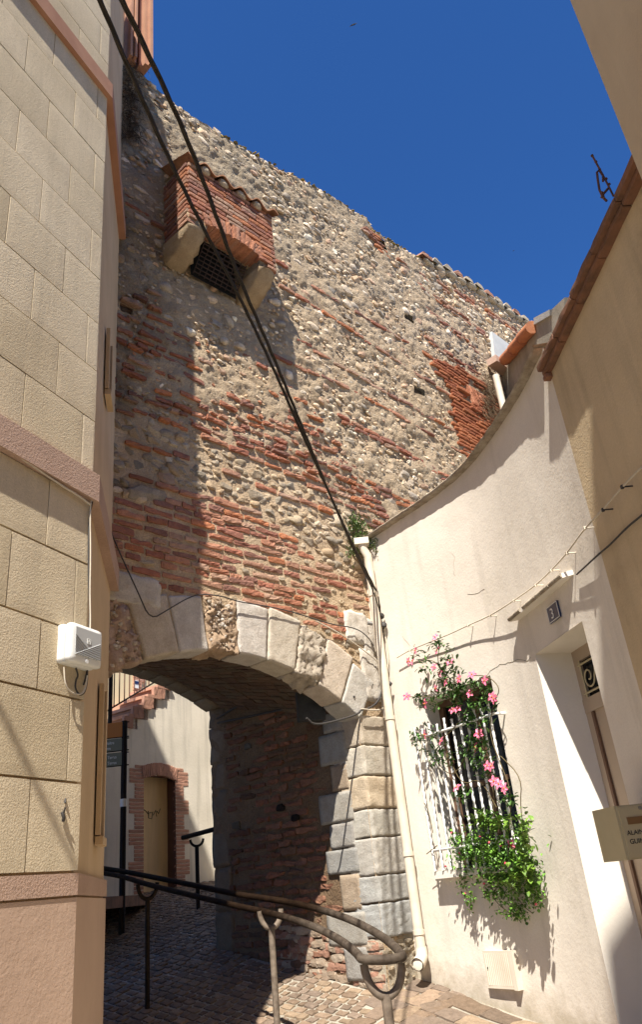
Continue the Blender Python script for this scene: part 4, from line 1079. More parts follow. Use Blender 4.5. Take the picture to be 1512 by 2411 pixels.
m = MB(); e = np.array([-.05, -.09, 0]); m.tube([pb + [0, 0, .02], pb + [0, 0, -.05], pb + [.0, 0, -.08] + e * .4, pb + [0, 0, -.10] + e], [.05, .052, .052, .054], 14, caps=False)
m.add((pebble((.045, .006, .045), 2, 0, 0)[0]) @ np.array([azv(120), azv(210), [0, 0, 1]]) + pb + [0, 0, -.10] + e * .97, ICO[2][1], c=(.05, .05, .05)); m.build('elbow', T['white_pipe'], pp)
# second thin pipe right of it
m = MB(); a_ = wp(.17, pb[2] - .02, .05); m.tube([a_, [a_[0], a_[1], 2.55]], .012, 8); tag(m.build('conduit', T['cream_cable']), 'thin cream conduit running down beside the white downpipe', 'conduit')

# ================================================================== BEIGE HOUSE (right) and its taller neighbour
K0 = np.array([1.69, 4.43]); ARW = -4.0
beige = thing('beige_house', 'beige rendered house at the right under a dark terracotta eave', 'house')
FR = Frame(K0, ARW, flip=True)     # u<0 towards the viewer, n to the left (street)
ZE = 4.66
m = MB(); k0 = K0; k1 = K0 - azv(ARW)[:2] * 5.2
nsl = 60; us_ = np.linspace(-5.2, 0, nsl); zs_ = np.linspace(-.2, ZE, 40)
V = np.array([[FR.w([u, 0 if u < -.03 else 0, z]) for z in zs_] for u in us_]); idx = np.arange(nsl * 40).reshape(nsl, 40)
q = np.stack([idx[:-1, :-1], idx[1:, :-1], idx[1:, 1:], idx[:-1, 1:]], -1).reshape(-1, 4); m.add(V.reshape(-1, 3), q, smooth=True)
m.add([FR.w(p) for p in ((0, 0, -.2), (0, 3, -.2), (0, 3, ZE), (0, 0, ZE))], [[0, 1, 2, 3]]); m.build('side_wall', T['beige_plaster'], beige)
m = MB(); m.add([FR.w(p) for p in ((0.0, -.06, ZE + .03), (-5.2, -.06, ZE + .03), (-5.2, 3, ZE + .9), (0.0, 3, ZE + .9))], [[0, 1, 2, 3]]); m.build('roof', T['tile'], beige)
m = MB(); uE = FR.px(1480, 360, .1)[0]; u = 0.02; i = 0
while u > uE - .3:
    L = .37; v, f = rbox((L / 2 - .003, .05, .022), .006, .0012, (6, 4, 2), .001)
    m.add(FR.w(v + [u - L / 2, -.032, ZE + .014 + rng.normal() * .0015]), f)
    m.add(FR.w(v * [1, .8, .7] + [u - L / 2, -.012, ZE - .026]), f); u -= L; i += 1
m.build('eave_bricks', T['eave_brick'], beige)
for e in range(1):
    m = MB(); v, f = rbox((.03, .03, .018), .006, .001, (3, 3, 3), .001); m.add(FR.w(v + [.0, -.02, ZE - .062]), f); m.build('corbel_brick', T['eave_brick'], beige)
# roof ornament
fin = thing('roof_finial', 'rusty scrolled iron ornament rising above the terracotta eave', 'ornament')
fb_ = FR.w([FR.px(1421, 440, .02)[0], -.02, 0]); base = onplane(1421, 455, fb_[:2], 80)
top = onplane(1408, 368, fb_[:2], 80); m = MB(); V_ = top - base; h_ = V_[2]; lx = azv(95.)
st = lambda a, b: base + lx * ((a * .42 + .12) * h_) + np.array([0, 0, max(b, b * .45) * h_]) + azv(5) * 0
m.tube([st(.1, -.25), st(.02, .3), st(-.16, 1.0)], .006, 6)
m.tube([st(-.35, -.2), st(-.38, .1), st(-.30, .35), st(-.22, .55), st(-.1, .6), st(-.02, .45), st(-.1, .3)], .007, 6)
m.tube([st(-.25, -.45), st(-.33, -.25), st(-.3, -.05), st(-.12, .05), st(.0, .1)], .007, 6)
for a, b in ((-.16, 1.0), (-.1, .82), (-.06, .62), (.06, .35), (.1, .2), (-.32, .02), (-.38, -.2)): v, f = pebble((.010, .008, .010), 1, 0, .1); m.add(v + st(a, b), f)
m.build('scrollwork', T['rust'], fin)
# tall neighbour
tall = thing('tall_beige_house', 'taller beige house closing the top right corner of the view', 'house')
Kc = atr(1485, 350, 3.053); Kc = np.array([1.64, 2.575])
m = MB(); px_ = [Kc, Kc - azv(ARW)[:2] * 5, Kc - azv(ARW)[:2] * 5 + [3.5, 0], Kc + [3.5, 0.1]]
m.prism([*px_], [-.3] * 4, [9.5] * 4); m.build('upper_wall', T['beige_smooth'], tall)
m = MB(); m.box([Kc[0] + 1.7 + .16, Kc[1] - 2.4, 7.2], (1.9, 2.3, .05)); m.build('string_course', T['beige_smooth'], tall)

# ================================================================== small house at the far right behind the white house
gh = thing('grey_rendered_house', 'grey rendered gable with orange verge tiles against the rampart', 'house')
uG = FW.px(1183, 900)[0]; G0 = FW.w([uG, -.02, 0])[:2]; AG = -6.
FG = Frame(G0, AG, flip=True)
gp_ = [FG.px(*p) for p in ((1172, 870), (1196, 852), (1262, 778), (1262, 748), (1300, 728), (1330, 700), (1330, 1100), (1180, 1100))]
print('GH', [(round(a, 2), round(b, 2)) for a, b in gp_])
m = MB(); V = [FG.w([a, 0, b]) for a, b in gp_] + [FG.w([a, 2.5, b]) for a, b in gp_]; n = len(gp_)
m.add(V, [list(range(n)), list(range(n, 2 * n))[::-1]] + [[i, n + i, n + (i + 1) % n, (i + 1) % n] for i in range(n)]); m.build('gable_wall', T['grey_cement'], gh)
m = MB(); a, b = FG.px(1198, 846), FG.px(1263, 776); 
for k in range(3):
    t0, t1 = k / 3., (k + 1) / 3. + .02; c0 = FG.w([a[0] * (1 - t0) + b[0] * t0, -.06, a[1] * (1 - t0) + b[1] * t0]); c1 = FG.w([a[0] * (1 - t1) + b[0] * t1, -.06, a[1] * (1 - t1) + b[1] * t1])
    m.tube([c0 + [0, 0, .02 * k], c1 + [0, 0, .02 * k]], .10, 10, c=(1, 1, 1))
m.build('verge_tiles', T['tile'], gh)
m = MB(); a = FG.px(1180, 770); pl = [FG.px(*p) for p in ((1262, 748), (1300, 728), (1300, 742), (1262, 764))]
V = [FG.w([a_, -.03, b_]) for a_, b_ in pl] + [FG.w([a_, .4, b_]) for a_, b_ in pl]; m.add(V, [[0, 1, 2, 3], [7, 6, 5, 4]] + [[i, 4 + i, 4 + (i + 1) % 4, (i + 1) % 4] for i in range(4)]); m.build('chimney_cap', T['pale_cement'], gh)
m = MB(); cpx = [FW.px(*p) for p in ((1152, 784), (1212, 828), (1204, 850), (1196, 862), (1160, 848))]
V = [FW.w([a_, -.06, b_]) for a_, b_ in cpx] + [FW.w([a_, .05, b_]) for a_, b_ in cpx]; n = 5
m.add(V, [list(range(n)), list(range(n, 2 * n))[::-1]] + [[i, n + i, n + (i + 1) % n, (i + 1) % n] for i in range(n)]); m.build('cement_flashing', T['pale_cement'], gh)
m = MB(); a, b = FW.w([*(lambda t: (t[0], -.10, t[1]))(FW.px(1158, 850))]), FW.w([*(lambda t: (t[0], -.12, t[1]))(FW.px(1187, 862))]); m.tube([a, b], .035, 8); m.build('white_gutter', T['white_pipe'], gh)
m = MB(); a, b = FW.w([*(lambda t: (t[0], -.14, t[1]))(FW.px(1146, 874))]), FW.w([*(lambda t: (t[0], -.16, t[1]))(FW.px(1182, 874))]); m.box((a + b) / 2, (np.linalg.norm(b - a) / 2, .09, .06), FW.ax); m.build('pink_gutter_mouth', T['pink_band'], gh)
m = MB(); a = FW.w([*(lambda t: (t[0], -.55, t[1]))(FW.px(1168, 884, .55))]); m.tube([a, [a[0], a[1], 5.0]], .05, 12)
tag(m.build('far_drain_pipe', T['white_pipe']), 'white plastic drainpipe hanging below the pink gutter mouth at the far right', 'pipe')
# ================================================================== COURTYARD BEYOND THE ARCH
D0 = atr(375, 2150, 13.)[:2]; AC = 31.
FC = Frame(D0, AC)
court = thing('courtyard_house', 'pale stained house wall with a brick framed ochre door seen through the arch', 'house')
# plaster wall with stepped top following the outside stair
steps = [(235, 1705), (300, 1686), (320, 1686), (320, 1664), (345, 1664), (345, 1640), (368, 1640), (368, 1618), (395, 1618), (395, 1598), (425, 1598), (425, 1575), (600, 1500)]
top = [FC.px(*p) for p in steps]; uC1 = FC.px(512, 2000)[0]; uC0 = FC.px(215, 2000)[0] - 4.
top = [(u, z) for u, z in top if u < uC1]; print('COURT', uC0, uC1, top[0], top[-1])
pts = [(uC0, .8), (uC1, .8), (uC1, 6.0)] + [(u, z) for u, z in top[::-1]] + [(uC0, top[0][1])]
d0, zd1 = FC.px(338, 1832); d1 = FC.px(412, 1832)[0]
wl_ = MB(); 
us_ = sorted(set(list(np.linspace(uC0, uC1, 40)) + [d0, d1] + [u for u, z in top])); 
def ctop(u):
    z = top[0][1]
    for (a, b) in top:
        if u >= a - 1e-6: z = b
    return z
def darch(u): return zd1 + .06 * (1 - ((u - (d0 + d1) / 2) / ((d1 - d0) / 2)) ** 2) if d0 < u < d1 else 0
for a, b in zip(us_[:-1], us_[1:]):
    mdl = (a + b) / 2; lo = darch(mdl) if d0 < mdl < d1 else .8; hi = ctop(mdl)
    wl_.add([FC.w((a, 0, lo)), FC.w((b, 0, lo)), FC.w((b, 0, hi)), FC.w((a, 0, hi))], [[0, 1, 2, 3]])
wl_.build('wall', T['court_plaster'], court)
RVD = .22
br = MB(); zz = .9
while zz < zd1 + .18:
    i = int(zz / .055); long = (i // 4) % 2
    w1 = .30 if long else .19
    for s_, u0 in ((-1, d0), (1, d1)):
        u = u0 + (-w1 / 2 if s_ < 0 else w1 / 2)
        v, f = rbox((w1 / 2, .03, .0235), .004, .0012, (5, 2, 2), .0); br.add(FC.w(v + [u, .022, zz]), f, c=np.ones(3) * (rng.uniform(.85, 1.15)))
    zz += .055
for k in range(20):
    u = d0 - .04 + (d1 - d0 + .08) * (k + .5) / 20; th = (u - (d0 + d1) / 2) * .4
    v, f = rbox((.0185, .032, .095), .005, .002, (2, 2, 4), .001); cs, sn = math.cos(th), math.sin(th); v = v @ np.array([[cs, 0, -sn], [0, 1, 0], [sn, 0, cs]])
    br.add(FC.w(v + [u, .012, darch(min(max(u, d0 + .001), d1 - .001)) + .095]), f, c=np.ones(3) * (rng.uniform(.85, 1.15)))
br.build('brick_surround', T['brick_trim'], court)
rj = MB(); 
rj.add([FC.w(p) for p in ((d1, 0, .8), (d1, RVD, .8), (d1, RVD, zd1 + .1), (d1, 0, zd1 + .02))], [[0, 1, 2, 3]], c=(.3, .3, .3)); rj.add([FC.w(p) for p in ((d0, 0, .8), (d0, RVD, .8), (d0, RVD, zd1 + .1), (d0, 0, zd1 + .02))], [[0, 1, 2, 3]], c=(.5, .5, .5))
rj.add([FC.w(p) for p in ((d0, 0, zd1 + .06), (d1, 0, zd1 + .06), (d1, RVD, zd1 + .06), (d0, RVD, zd1 + .06))], [[0, 1, 2, 3]], c=(.4, .4, .4)); rj.build('door_reveal', T['brick_trim'], court)
dd_ = MB(); dd_.box(FC.w([(d0 + d1) / 2, .20, (zd1 + .9) / 2 + .02]), ((d1 - d0) / 2, .02, (zd1 - .9) / 2 + .06), FC.ax); dro = dd_.build('plank_door', T['ochre_door'], court)
gf = MB(); a0, b0 = FC.px(370, 1905, ); 
for ptsx in ([(350, 1897), (362, 1905), (370, 1915)], [(368, 1905), (369, 1922), (376, 1924), (378, 1908), (370, 1910)], [(380, 1915), (385, 1903), (388, 1918)], [(388, 1905), (392, 1912), (396, 1900)]):
    P_ = []
    for p in ptsx:
        u, z = FC.px(*p); P_.append(FC.w([u, .177, z]))
    gf.tube(P_, .006, 4)
gf.build('scratched_scribble', T['ink'], dro)
# returning wall catching the sun, right of the door wall
m = MB(); e = FC.w([uC1, 0, 0]); m.add([e + [0, 0, .8], e + azv(-12) * 0 + azv(75) * 3 + [0, 0, .8], e + azv(75) * 3 + [0, 0, 7], e + [0, 0, 7]], [[0, 1, 2, 3]]); m.build('return_wall', T['reveal_plaster'], court)
# stair: tiled treads stepping up along the wall top
tr = MB(); rs = MB()
for (a, b), (c, d) in zip(top[:-1], top[1:]):
    if abs(b - d) < .04:
        tr.box(FC.w([(a + c) / 2 + .03, .3, b + .015]), ((c - a) / 2 + .04, .34, .025), FC.ax, c=(1, 1, 1))
        tr.box(FC.w([(a + c) / 2 + .03, .33, b - .10]), ((c - a) / 2 - .0, .33, .085), FC.ax, c=(.7, .7, .7))
        for k in range(4):
            u = a + (c - a) * (k + .5) / 4 - .1; v, f = rbox((.03, .03, .09), .005, .002, (2, 2, 3), .001); tr.add(FC.w(v + [u, -.01, b - .09]), f, c=(.85, .85, .85))
tr.build('stair_treads', T['brick_trim'], court)
# iron balustrade of the stair
bal = thing('stair_railing', 'brown iron balusters along the brick stair above the courtyard wall', 'railing')
m = MB(); a, b = (222, 1700), (402, 1590)
A_ = FC.w([*(lambda t: (t[0], .25, t[1]))(FC.px(*a))]); B_ = FC.w([*(lambda t: (t[0], .25, t[1]))(FC.px(*b))]); m.tube([A_, B_], .014, 6); m.build('bottom_rail', T['black_iron'], bal)
m = MB(); m.tube([A_ + [0, 0, .95], B_ + [0, 0, .95]], .02, 6); m.build('top_rail', T['black_iron'], bal)
for k in range(15):
    t = (k + .5) / 15; P_ = A_ * (1 - t) + B_ * t; m = MB(); m.tube([P_, P_ + [0, 0, .95]], .010, 6); m.build('baluster', T['rust'], bal)
m = MB(); P_ = A_ * .68 + B_ * .32; m.tube([P_ + [0, 0, -.7], P_ + [0, 0, 1.1]], .035, 8); m.build('post', T['black_iron'], bal)
# house behind the stair
yh = thing('far_yellow_house', 'sunlit pale yellow house with brick quoins behind the stair railing', 'house')
FY = Frame(D0 + azv(-20)[:2] * 5.5, 35.)
m = MB(); u0, u1 = FY.px(200, 1600)[0] - 6, FY.px(560, 1600)[0]; m.add([FY.w(p) for p in ((u0, 0, 1), (u1, 0, 1), (u1, 0, 9), (u0, 0, 9))], [[0, 1, 2, 3]]); m.build('wall', T['yellow_wall'], yh)
m = MB(); ub = FY.px(312, 1640)[0]; zt_, zb2 = FY.px(312, 1560)[1], FY.px(312, 1760)[1]; zq = zb2; i = 0
while zq < zt_ + 1:
    w_ = .35 if (i // 3) % 2 else .24
    v, f = rbox((w_ / 2, .03, .03), .005, .002, (4, 2, 2), .001); m.add(FY.w(v + [ub + w_ / 2, -.01, zq]), f, c=(1, 1, 1)); zq += .075; i += 1
m.build('brick_quoins', T['brick_trim'], yh)
m = MB(); ul = FY.px(322, 1690)[0]; zl0 = FY.px(330, 1672)[1]; m.box(FY.w([ul + 1.4, -.2, zl0 - .6]), (2.2, .2, .6), FY.ax); m.build('low_brick_wall', T['brick_trim'], yh)
m = MB(); us1, zs1 = FY.px(312, 1602); us2, zs2 = FY.px(324, 1618); 
m.box(FY.w([(us1 + us2) / 2, -.05, (zs1 + zs2) / 2 - .02]), (abs(us2 - us1) / 2, .01, abs(zs1 - zs2) / 2 + .02), FY.ax); sg1 = m.build('wall_poster', T['white_enamel'], yh)
m = MB(); m.box(FY.w([(us1 + us2) / 2, -.063, (zs1 + zs2) / 2 + .02]), (abs(us2 - us1) / 2 - .02, .004, abs(zs1 - zs2) / 4), FY.ax); m.build('poster_picture', T['blue_enamel'], sg1)
# low step at the left beyond the arch
m = MB(); S0 = atr(244, 2118, 9.4); S1 = atr(345, 2096, 11.6); dv = (S1 - S0) * [1, 1, 0]; dv /= np.linalg.norm(dv); nn_ = np.array([-dv[1], dv[0], 0]); mid_ = (S0 + S1) / 2
m.box(mid_ * [1, 1, 0] + nn_ * .8 + [0, 0, S0[2] - .03], (np.linalg.norm((S1 - S0)[:2]) / 2 + .4, .8, .06), [dv, nn_, [0, 0, 1]]); tag(m.build('stone_step', T['eave_brick']), 'low dark red step at the foot of the courtyard wall', 'step')

# direction sign
sp = thing('direction_sign', 'black signpost with an orange and two grey green tourist panels', 'signpost')
RS = 10.3
pb_ = atr(284, 2070, RS); ptp = atr(293, 1697, RS); pb_[:2] = ptp[:2]
m = MB(); m.tube([[ptp[0], ptp[1], 1.1], ptp], .038, 12); m.build('post', T['black_iron'], sp)
m = MB(); z_ = atr(287, 1890, RS)[2]; m.tube([[ptp[0], ptp[1], z_ - .045], [ptp[0], ptp[1], z_ + .045]], .042, 12); m.build('white_sticker', T['white_enamel'], sp)
ds = azv(-72.); 
def spz(y): return atr(290, y, RS)[2]
for (ya, yb, mt, txt) in ((1700, 1734, 'orange_panel', None), (1738, 1766, 'green_panel', ('cathédrale et cloître', 'catedral i claustre')), (1771, 1801, 'green_panel', ('musée Terrus', 'museu Terrus'))):
    za, zb_ = spz(yb), spz(ya); m = MB(); m.box([ptp[0], ptp[1], (za + zb_) / 2] + azv(-90.) * .42 + azv(180) * .03, (.40, .008, (zb_ - za) / 2), [azv(-90.), azv(0), [0, 0, 1]]); pnl = m.build('panel', T[mt], sp)
    if txt:
        for i, s in enumerate(txt):
            w_ = .40 if 'c' == s[0] else .26
            O_ = np.array([ptp[0], ptp[1], zb_ - (zb_ - za) * (.44 + .44 * i)]) + azv(-90.) * (w_ + .06 if 'c' == s[0] else .32) + azv(180) * .0395
            textmesh(s, .052, 'lettering', T['white_enamel'], O_, azv(90.), (0, 0, 1), pnl, .0008, .8)
    for zz in (za, zb_):
        m = MB(); m.tube([np.array([ptp[0], ptp[1], zz]) + azv(90) * .06, np.array([ptp[0], ptp[1], zz]) + azv(-90.) * .80], .008, 6); m.build('clamp_bar', T['black_iron'], sp)

# rail beyond the arch
bk = thing('handrail', 'black iron handrail beyond the arch beside the ochre door', 'handrail')
q0, q1 = atr(430, 1972, 11.2), atr(530, 1945, 10.4); m = MB(); m.tube([q0, q1, q1 + (q1 - q0)], .030, 8); m.build('rail', T['black_iron'], bk)
pp_ = atr(464, 2113, 11.0); ptp2 = atr(463, 1990, 11.0); m = MB(); m.tube([[ptp2[0], ptp2[1], 1.3], ptp2], .026, 8); m.build('post', T['black_iron'], bk)
m = MB(); a = np.linspace(np.pi, 2 * np.pi, 9); ctr_ = atr(463, 1975, 11.0); m.tube([ctr_ + azv(75) * math.cos(t) * .085 + [0, 0, math.sin(t) * .085 + .0] for t in a], .018, 6); m.build('fork', T['black_iron'], bk)

# ================================================================== NEAR DOUBLE HANDRAIL
hr = thing('handrail', 'worn brown double handrail looping round at its near end in the foreground', 'handrail')
def rp(x, y, r): return atr(x, y, r)
RT = .022
near = [(225, 2052, 8.9), (285, 2062, 8.2), (347, 2082, 7.7), (450, 2107, 7.0), (560, 2133, 6.4), (650, 2152, 5.9), (740, 2180, 5.35), (800, 2211, 4.9), (835, 2238, 4.5), (849, 2254, 4.25)]
far = [(225, 2041, 9.0), (285, 2050, 8.4), (347, 2062, 7.95), (450, 2082, 7.3), (560, 2106, 6.75), (650, 2118, 6.25), (740, 2136, 5.8), (830, 2165, 5.3), (895, 2200, 4.85), (930, 2228, 4.55), (949, 2250, 4.28)]
def crv(P, it=2):
    P = np.array(P)
    for _ in range(it):
        Q = [P[0]]
        for a, b in zip(P[:-1], P[1:]): Q += [a * .75 + b * .25, a * .25 + b * .75]
        Q.append(P[-1]); P = np.array(Q)
    return P
A_ = [rp(*p) for p in near]; B_ = [rp(*p) for p in far]
e0, e1 = A_[-1], B_[-1]; mid_ = (e0 + e1) / 2; dv = (e1 - e0); hw = np.linalg.norm(dv) / 2; dvn = dv / (2 * hw); tow = -np.array([mid_[0], mid_[1], 0]) / np.linalg.norm(mid_[:2]); tow[2] = -.08
loop = [mid_ - dvn * hw * math.cos(t) + tow * hw * .8 * math.sin(t) for t in np.linspace(0.15, np.pi - .15, 12)]
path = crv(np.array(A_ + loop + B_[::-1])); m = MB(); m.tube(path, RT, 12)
py_ = m.v[0][:, 1]; k_ = np.clip((py_ - 5.3) / .5 + .1 * np.sin(py_ * 40), 0, 1)[:, None]; m.c[0] = (1 - k_) * np.array([1, 1, 1]) + k_ * np.array([.20, .14, .10])  # far part of the rail darkened in its tint to stand in for shade
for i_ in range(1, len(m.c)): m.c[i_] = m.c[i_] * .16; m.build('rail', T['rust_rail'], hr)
print('RAIL', A_[2], A_[5], mid_, hw)
def post(c, sep, axis, rad, name='post'):
    zb_ = gz(c[1]) - .05; m = MB(); fz = sep * .75; pc = (.17, .14, .12) if c[1] > 6.5 else (1, 1, 1); m.tube([[c[0], c[1], zb_], [c[0], c[1], c[2] - fz]], rad, 12, c=pc); po = m.build('post', T['rust_rail'], hr)  # far posts and forks get the same shade in their tint
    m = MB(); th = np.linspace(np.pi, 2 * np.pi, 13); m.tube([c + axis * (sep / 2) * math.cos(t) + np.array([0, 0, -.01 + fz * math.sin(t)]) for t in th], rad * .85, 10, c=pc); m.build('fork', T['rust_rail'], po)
def pmid(i, j):
    a, b = A_[i], B_[j]; ax_ = (b - a); ax_[2] = 0; L = np.linalg.norm(ax_); return (a + b) / 2, max(L, .14), ax_ / L
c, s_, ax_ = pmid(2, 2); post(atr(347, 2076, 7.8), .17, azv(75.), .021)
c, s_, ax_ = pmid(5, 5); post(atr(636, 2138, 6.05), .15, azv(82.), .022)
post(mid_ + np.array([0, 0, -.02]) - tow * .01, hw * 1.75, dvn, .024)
# sticker number on the middle post
c = atr(647, 2195, 6.0)

# ================================================================== UTILITY BOX on the ochre wall
ub = thing('junction_box', 'white plastic telecom box with a ridged grey panel on the ochre wall', 'junction box')
xa, zt2 = F1.px(131, 1475); xb, zb3 = F1.px(206, 1574); xb = F1.px(207, 1500)[0]
zt2 = F1.px(165, 1482)[1]; zb3 = F1.px(165, 1572)[1]; cu, cz = (xa + xb) / 2, (zt2 + zb3) / 2; hw_, hh_ = abs(xb - xa) / 2, (zt2 - zb3) / 2
print('UBOX', hw_, hh_)
def ub_box(u, z, w_, h_, d0, d1, r, m_, name, par, res=(8, 4, 8)):
    v, f = rbox((w_, (d1 - d0) / 2, h_), r, 0, res); v[:, 1] -= (d0 + d1) / 2; m = MB(); m.add(F1.w(v + [u, 0, z]), f, smooth=True); return m.build(name, m_, par)
ub_box(cu, cz, hw_ * .95, hh_, .0, .05, .01, T['box_plastic'], 'back_case', ub)
cov = ub_box(cu + .004, cz, hw_ * .97, hh_ * 1.02, .052, .10, .017, T['box_plastic'], 'cover', ub)
m = MB(); v, f = rbox((hw_ * .80, .002, hh_ * .70), .001, 0, (2, 1, 2)); v[:, 1] -= .1015; m.add(F1.w(v + [cu + .01, 0, cz + .01]), f); pl = m.build('panel', T['box_panel'], cov)
m = MB()
x0_, x1_, z0_, z1_ = cu - hw_ * .74, cu + hw_ * .80 + .0, cz - hh_ * .66, cz + hh_ * .45
for k in range(9):
    t = k / 9.; m.tube([F1.w([x0_ + (x1_ - x0_) * (.15 + .2 * t) if 0 else x0_ + (x1_ - x0_) * t * .95, -.105, z0_]), F1.w([x1_, -.105, z0_ + (z1_ - z0_) * (1 - t) * .8])], .0025, 4)
for k in range(6):
    t = k / 6.; m.tube([F1.w([x0_, -.105, z0_ + (z1_ - z0_) * (.95 - t * .8)]), F1.w([x0_ + (x1_ - x0_) * (.5 - .45 * t), -.105, z0_ + (z1_ - z0_) * (.42 - .38 * t)])], .002, 4)
m.build('ridges', T['box_panel'], cov)
m = MB(); 
for a, b, w2, h2 in ((0, 0, .012, .0016), (0, .026, .012, .0016), (-.012, .013, .0016, .013), (.012, .013, .0016, .013), (-.002, .014, .0014, .008), (.003, .017, .0014, .006)):
    m.box(F1.w([cu + .01 + a, -.105, cz + .008 + b]), (w2, .001, h2), F1.ax)
m.build('emblem', T['white_enamel'], cov)
m = MB(); m.tube([F1.w([cu, -.10, cz - hh_ * .86]), F1.w([cu, -.106, cz - hh_ * .86])], .011, 12); m.build('screw', T['box_plastic'], cov)
# cables at the box
def cable(pxs, r, m_, name, label, cat='cable', fr=None, off=.02, fn=None, par=None, seg=6, group=None):
    P_ = [fn(*p) for p in pxs] if fn else [(lambda t: fr.w([t[0], -off, t[1]]))(fr.px(*p, off)) for p in pxs]
    m = MB(); m.tube(crv(P_, 2), r, seg); o = m.build(name, m_, par)
    if par is None: tag(o, label, cat, group)
    return o
cable([(222, 1130), (218, 1170), (211, 1190), (213, 1300), (211, 1390), (213, 1480), (207, 1500)], .0045, T['cream_cable'], 'wall_cable', 'cream cable dropping down the ochre house corner to the white box', fr=F1, off=.03)
cable([(226, 1128), (222, 1160), (216, 1185), (209, 1215), (207, 1340), (212, 1440), (205, 1540), (205, 1575), (200, 1600), (196, 1612)], .005, T['dark_cable'], 'wall_cable', 'dark cable clipped beside the cream one on the ochre corner', fr=F1, off=.02)
cable([(-30, 1030), (60, 1085), (140, 1140), (190, 1170), (212, 1188)], .006, T['cream_cable'], 'wall_cable', 'pale cable tucked under the middle pink band of the ochre house', fr=F1, off=.035)
cable([(150, 1570), (152, 1610), (165, 1630), (188, 1636), (200, 1625), (205, 1590)], .004, T['cream_cable'], 'wall_cable', 'pale loop of cable hanging under the white telecom box', fr=F1, off=.04)
cable([(178, 1572), (184, 1590), (178, 1600), (176, 1622), (190, 1640), (204, 1620), (206, 1560)], .005, T['dark_cable'], 'wall_cable', 'dark loop of cable hanging under the white telecom box', fr=F1, off=.03)
# hook lower on the wall
m = MB(); hk = lambda x, y, o_: (lambda t: F1.w([t[0], -o_, t[1]]))(F1.px(x, y, o_))
m.tube([hk(149, 1905, .0), hk(150, 1912, .03), hk(153, 1900, .035)], .004, 6); m.tube([hk(146, 1912, .02), hk(150, 1925, .03), hk(148, 1932, .02)], .008, 6); m.tube([hk(153, 1880, .01), hk(153, 1890, .02)], .005, 6)
tag(m.build('wall_hook', T['dark_cable']), 'small dark metal hook screwed into the ochre wall', 'hook')

# ================================================================== OVERHEAD CABLES
def space_cable(pxs, r0, rn):
    """straight in space: inverse distance grows evenly along the picture"""
    P_ = np.array([p[:2] for p in pxs], float); L = np.concatenate([[0], np.cumsum(np.linalg.norm(np.diff(P_, axis=0), axis=1))]); L /= L[-1]
    k = L * (1 / rn) + (1 - L) * (1 / r0); out = []
    for p, kk in zip(P_, k):
        d = ray(*p); out.append(EYE + d * (1 / kk))
    return out
# unseen cable added to throw a soft slanting shadow on the ochre house
q0, q1 = [F1.w([*(lambda t: (t[0], 0, t[1]))(F1.px(*p))]) + sd * k for p, k in (((0, 1690), 5.0), ((170, 2040), 5.4))]
m = MB(); m.tube([q0 - (q1 - q0) * 1.5, q0, q1, q1 + (q1 - q0) * .6], .015, 8); tag(m.build('shadow_cable', T['black_cable']), 'unseen black cable added above the viewpoint to shadow the ochre house', 'cable')
c1 = space_cable([(190, -110), (235, 0), (300, 155), (395, 370), (480, 540), (560, 690), (650, 880), (730, 1060), (800, 1215), (884, 1392)], 3.3, 7.9)
c2 = space_cable([(235, -110), (287, 0), (355, 140), (430, 300), (490, 455), (560, 650), (640, 830), (720, 1025), (800, 1220), (890, 1398)], 3.0, 7.9)
for cc, lb in ((c1, 'left one of the two thick black overhead cables crossing the rampart'), (c2, 'right one of the two thick black overhead cables crossing the rampart')):
    cc = crv(cc, 2); m = MB(); n = len(cc); t = np.linspace(0, 1, n)
    e = cc[0] + (cc[0] - cc[1]) * 12; cc = np.vstack([e, cc])
    dd_ = np.gradient(cc, axis=0); fine = []; 
    for i in range(len(cc) - 1): fine += [cc[i] * (1 - s) + cc[i + 1] * s for s in np.linspace(0, 1, 8)[:-1]]
    fine.append(cc[-1]); fine = np.array(fine); ln = np.concatenate([[0], np.cumsum(np.linalg.norm(np.diff(fine, axis=0), axis=1))])
    side = np.array([1., .1, 0]); upv = np.array([0, .3, 1.])
    for ph in (0, 2.1, 4.2):
        m.tube([p + side * .0055 * math.cos(l * 9 + ph) + upv * .0055 * math.sin(l * 9 + ph) for p, l in zip(fine, ln)], .0058, 6, c=(1, 1, 1))
    tag(m.build('overhead_cable', T['black_cable']), lb, 'cable', 'overhead cables crossing the lane')
c3 = space_cable([(640, 860), (700, 1000), (770, 1150), (830, 1290), (880, 1390), (895, 1440)], 5.6, 7.75)
m = MB(); m.tube(crv(c3), .006, 6); tag(m.build('overhead_cable', T['black_cable']), 'thinner third cable joining the two thick ones above the downpipe', 'cable', 'overhead cables crossing the lane')
# bundle on the white house corner
wf = lambda off: (lambda x, y: wp(*on_wc(x, y, off), off))
wfn = lambda off: (lambda x, y: (lambda t: wp(max(.0, t[0]), t[1], off))(on_wc(x, y, off)))
cable([(884, 1390), (895, 1425), (903, 1470), (900, 1540), (912, 1610), (917, 1680)], .012, T['dark_cable'], 'cable_bundle', 'thick dark bundle of cables tied beside the downpipe', fn=lambda x, y: onplane(x, y, P0 + np.array([.06, -.13]), 80.))
cable([(905, 1410), (925, 1425), (936, 1460), (930, 1490), (912, 1492), (903, 1478)], .006, T['dark_cable'], 'cable_loop', 'dark cable loop sticking out over the white wall right of the downpipe', fn=lambda x, y: onplane(x, y, P0 + np.array([.06, -.15]), 80.))
cable([(905, 1480), (918, 1560), (905, 1590), (916, 1640), (920, 1700)], .007, T['cream_cable'], 'wall_cable', 'pale cable hanging just right of the downpipe bundle', fn=lambda x, y: onplane(x, y, P0 + np.array([.06, -.18]), 80.))
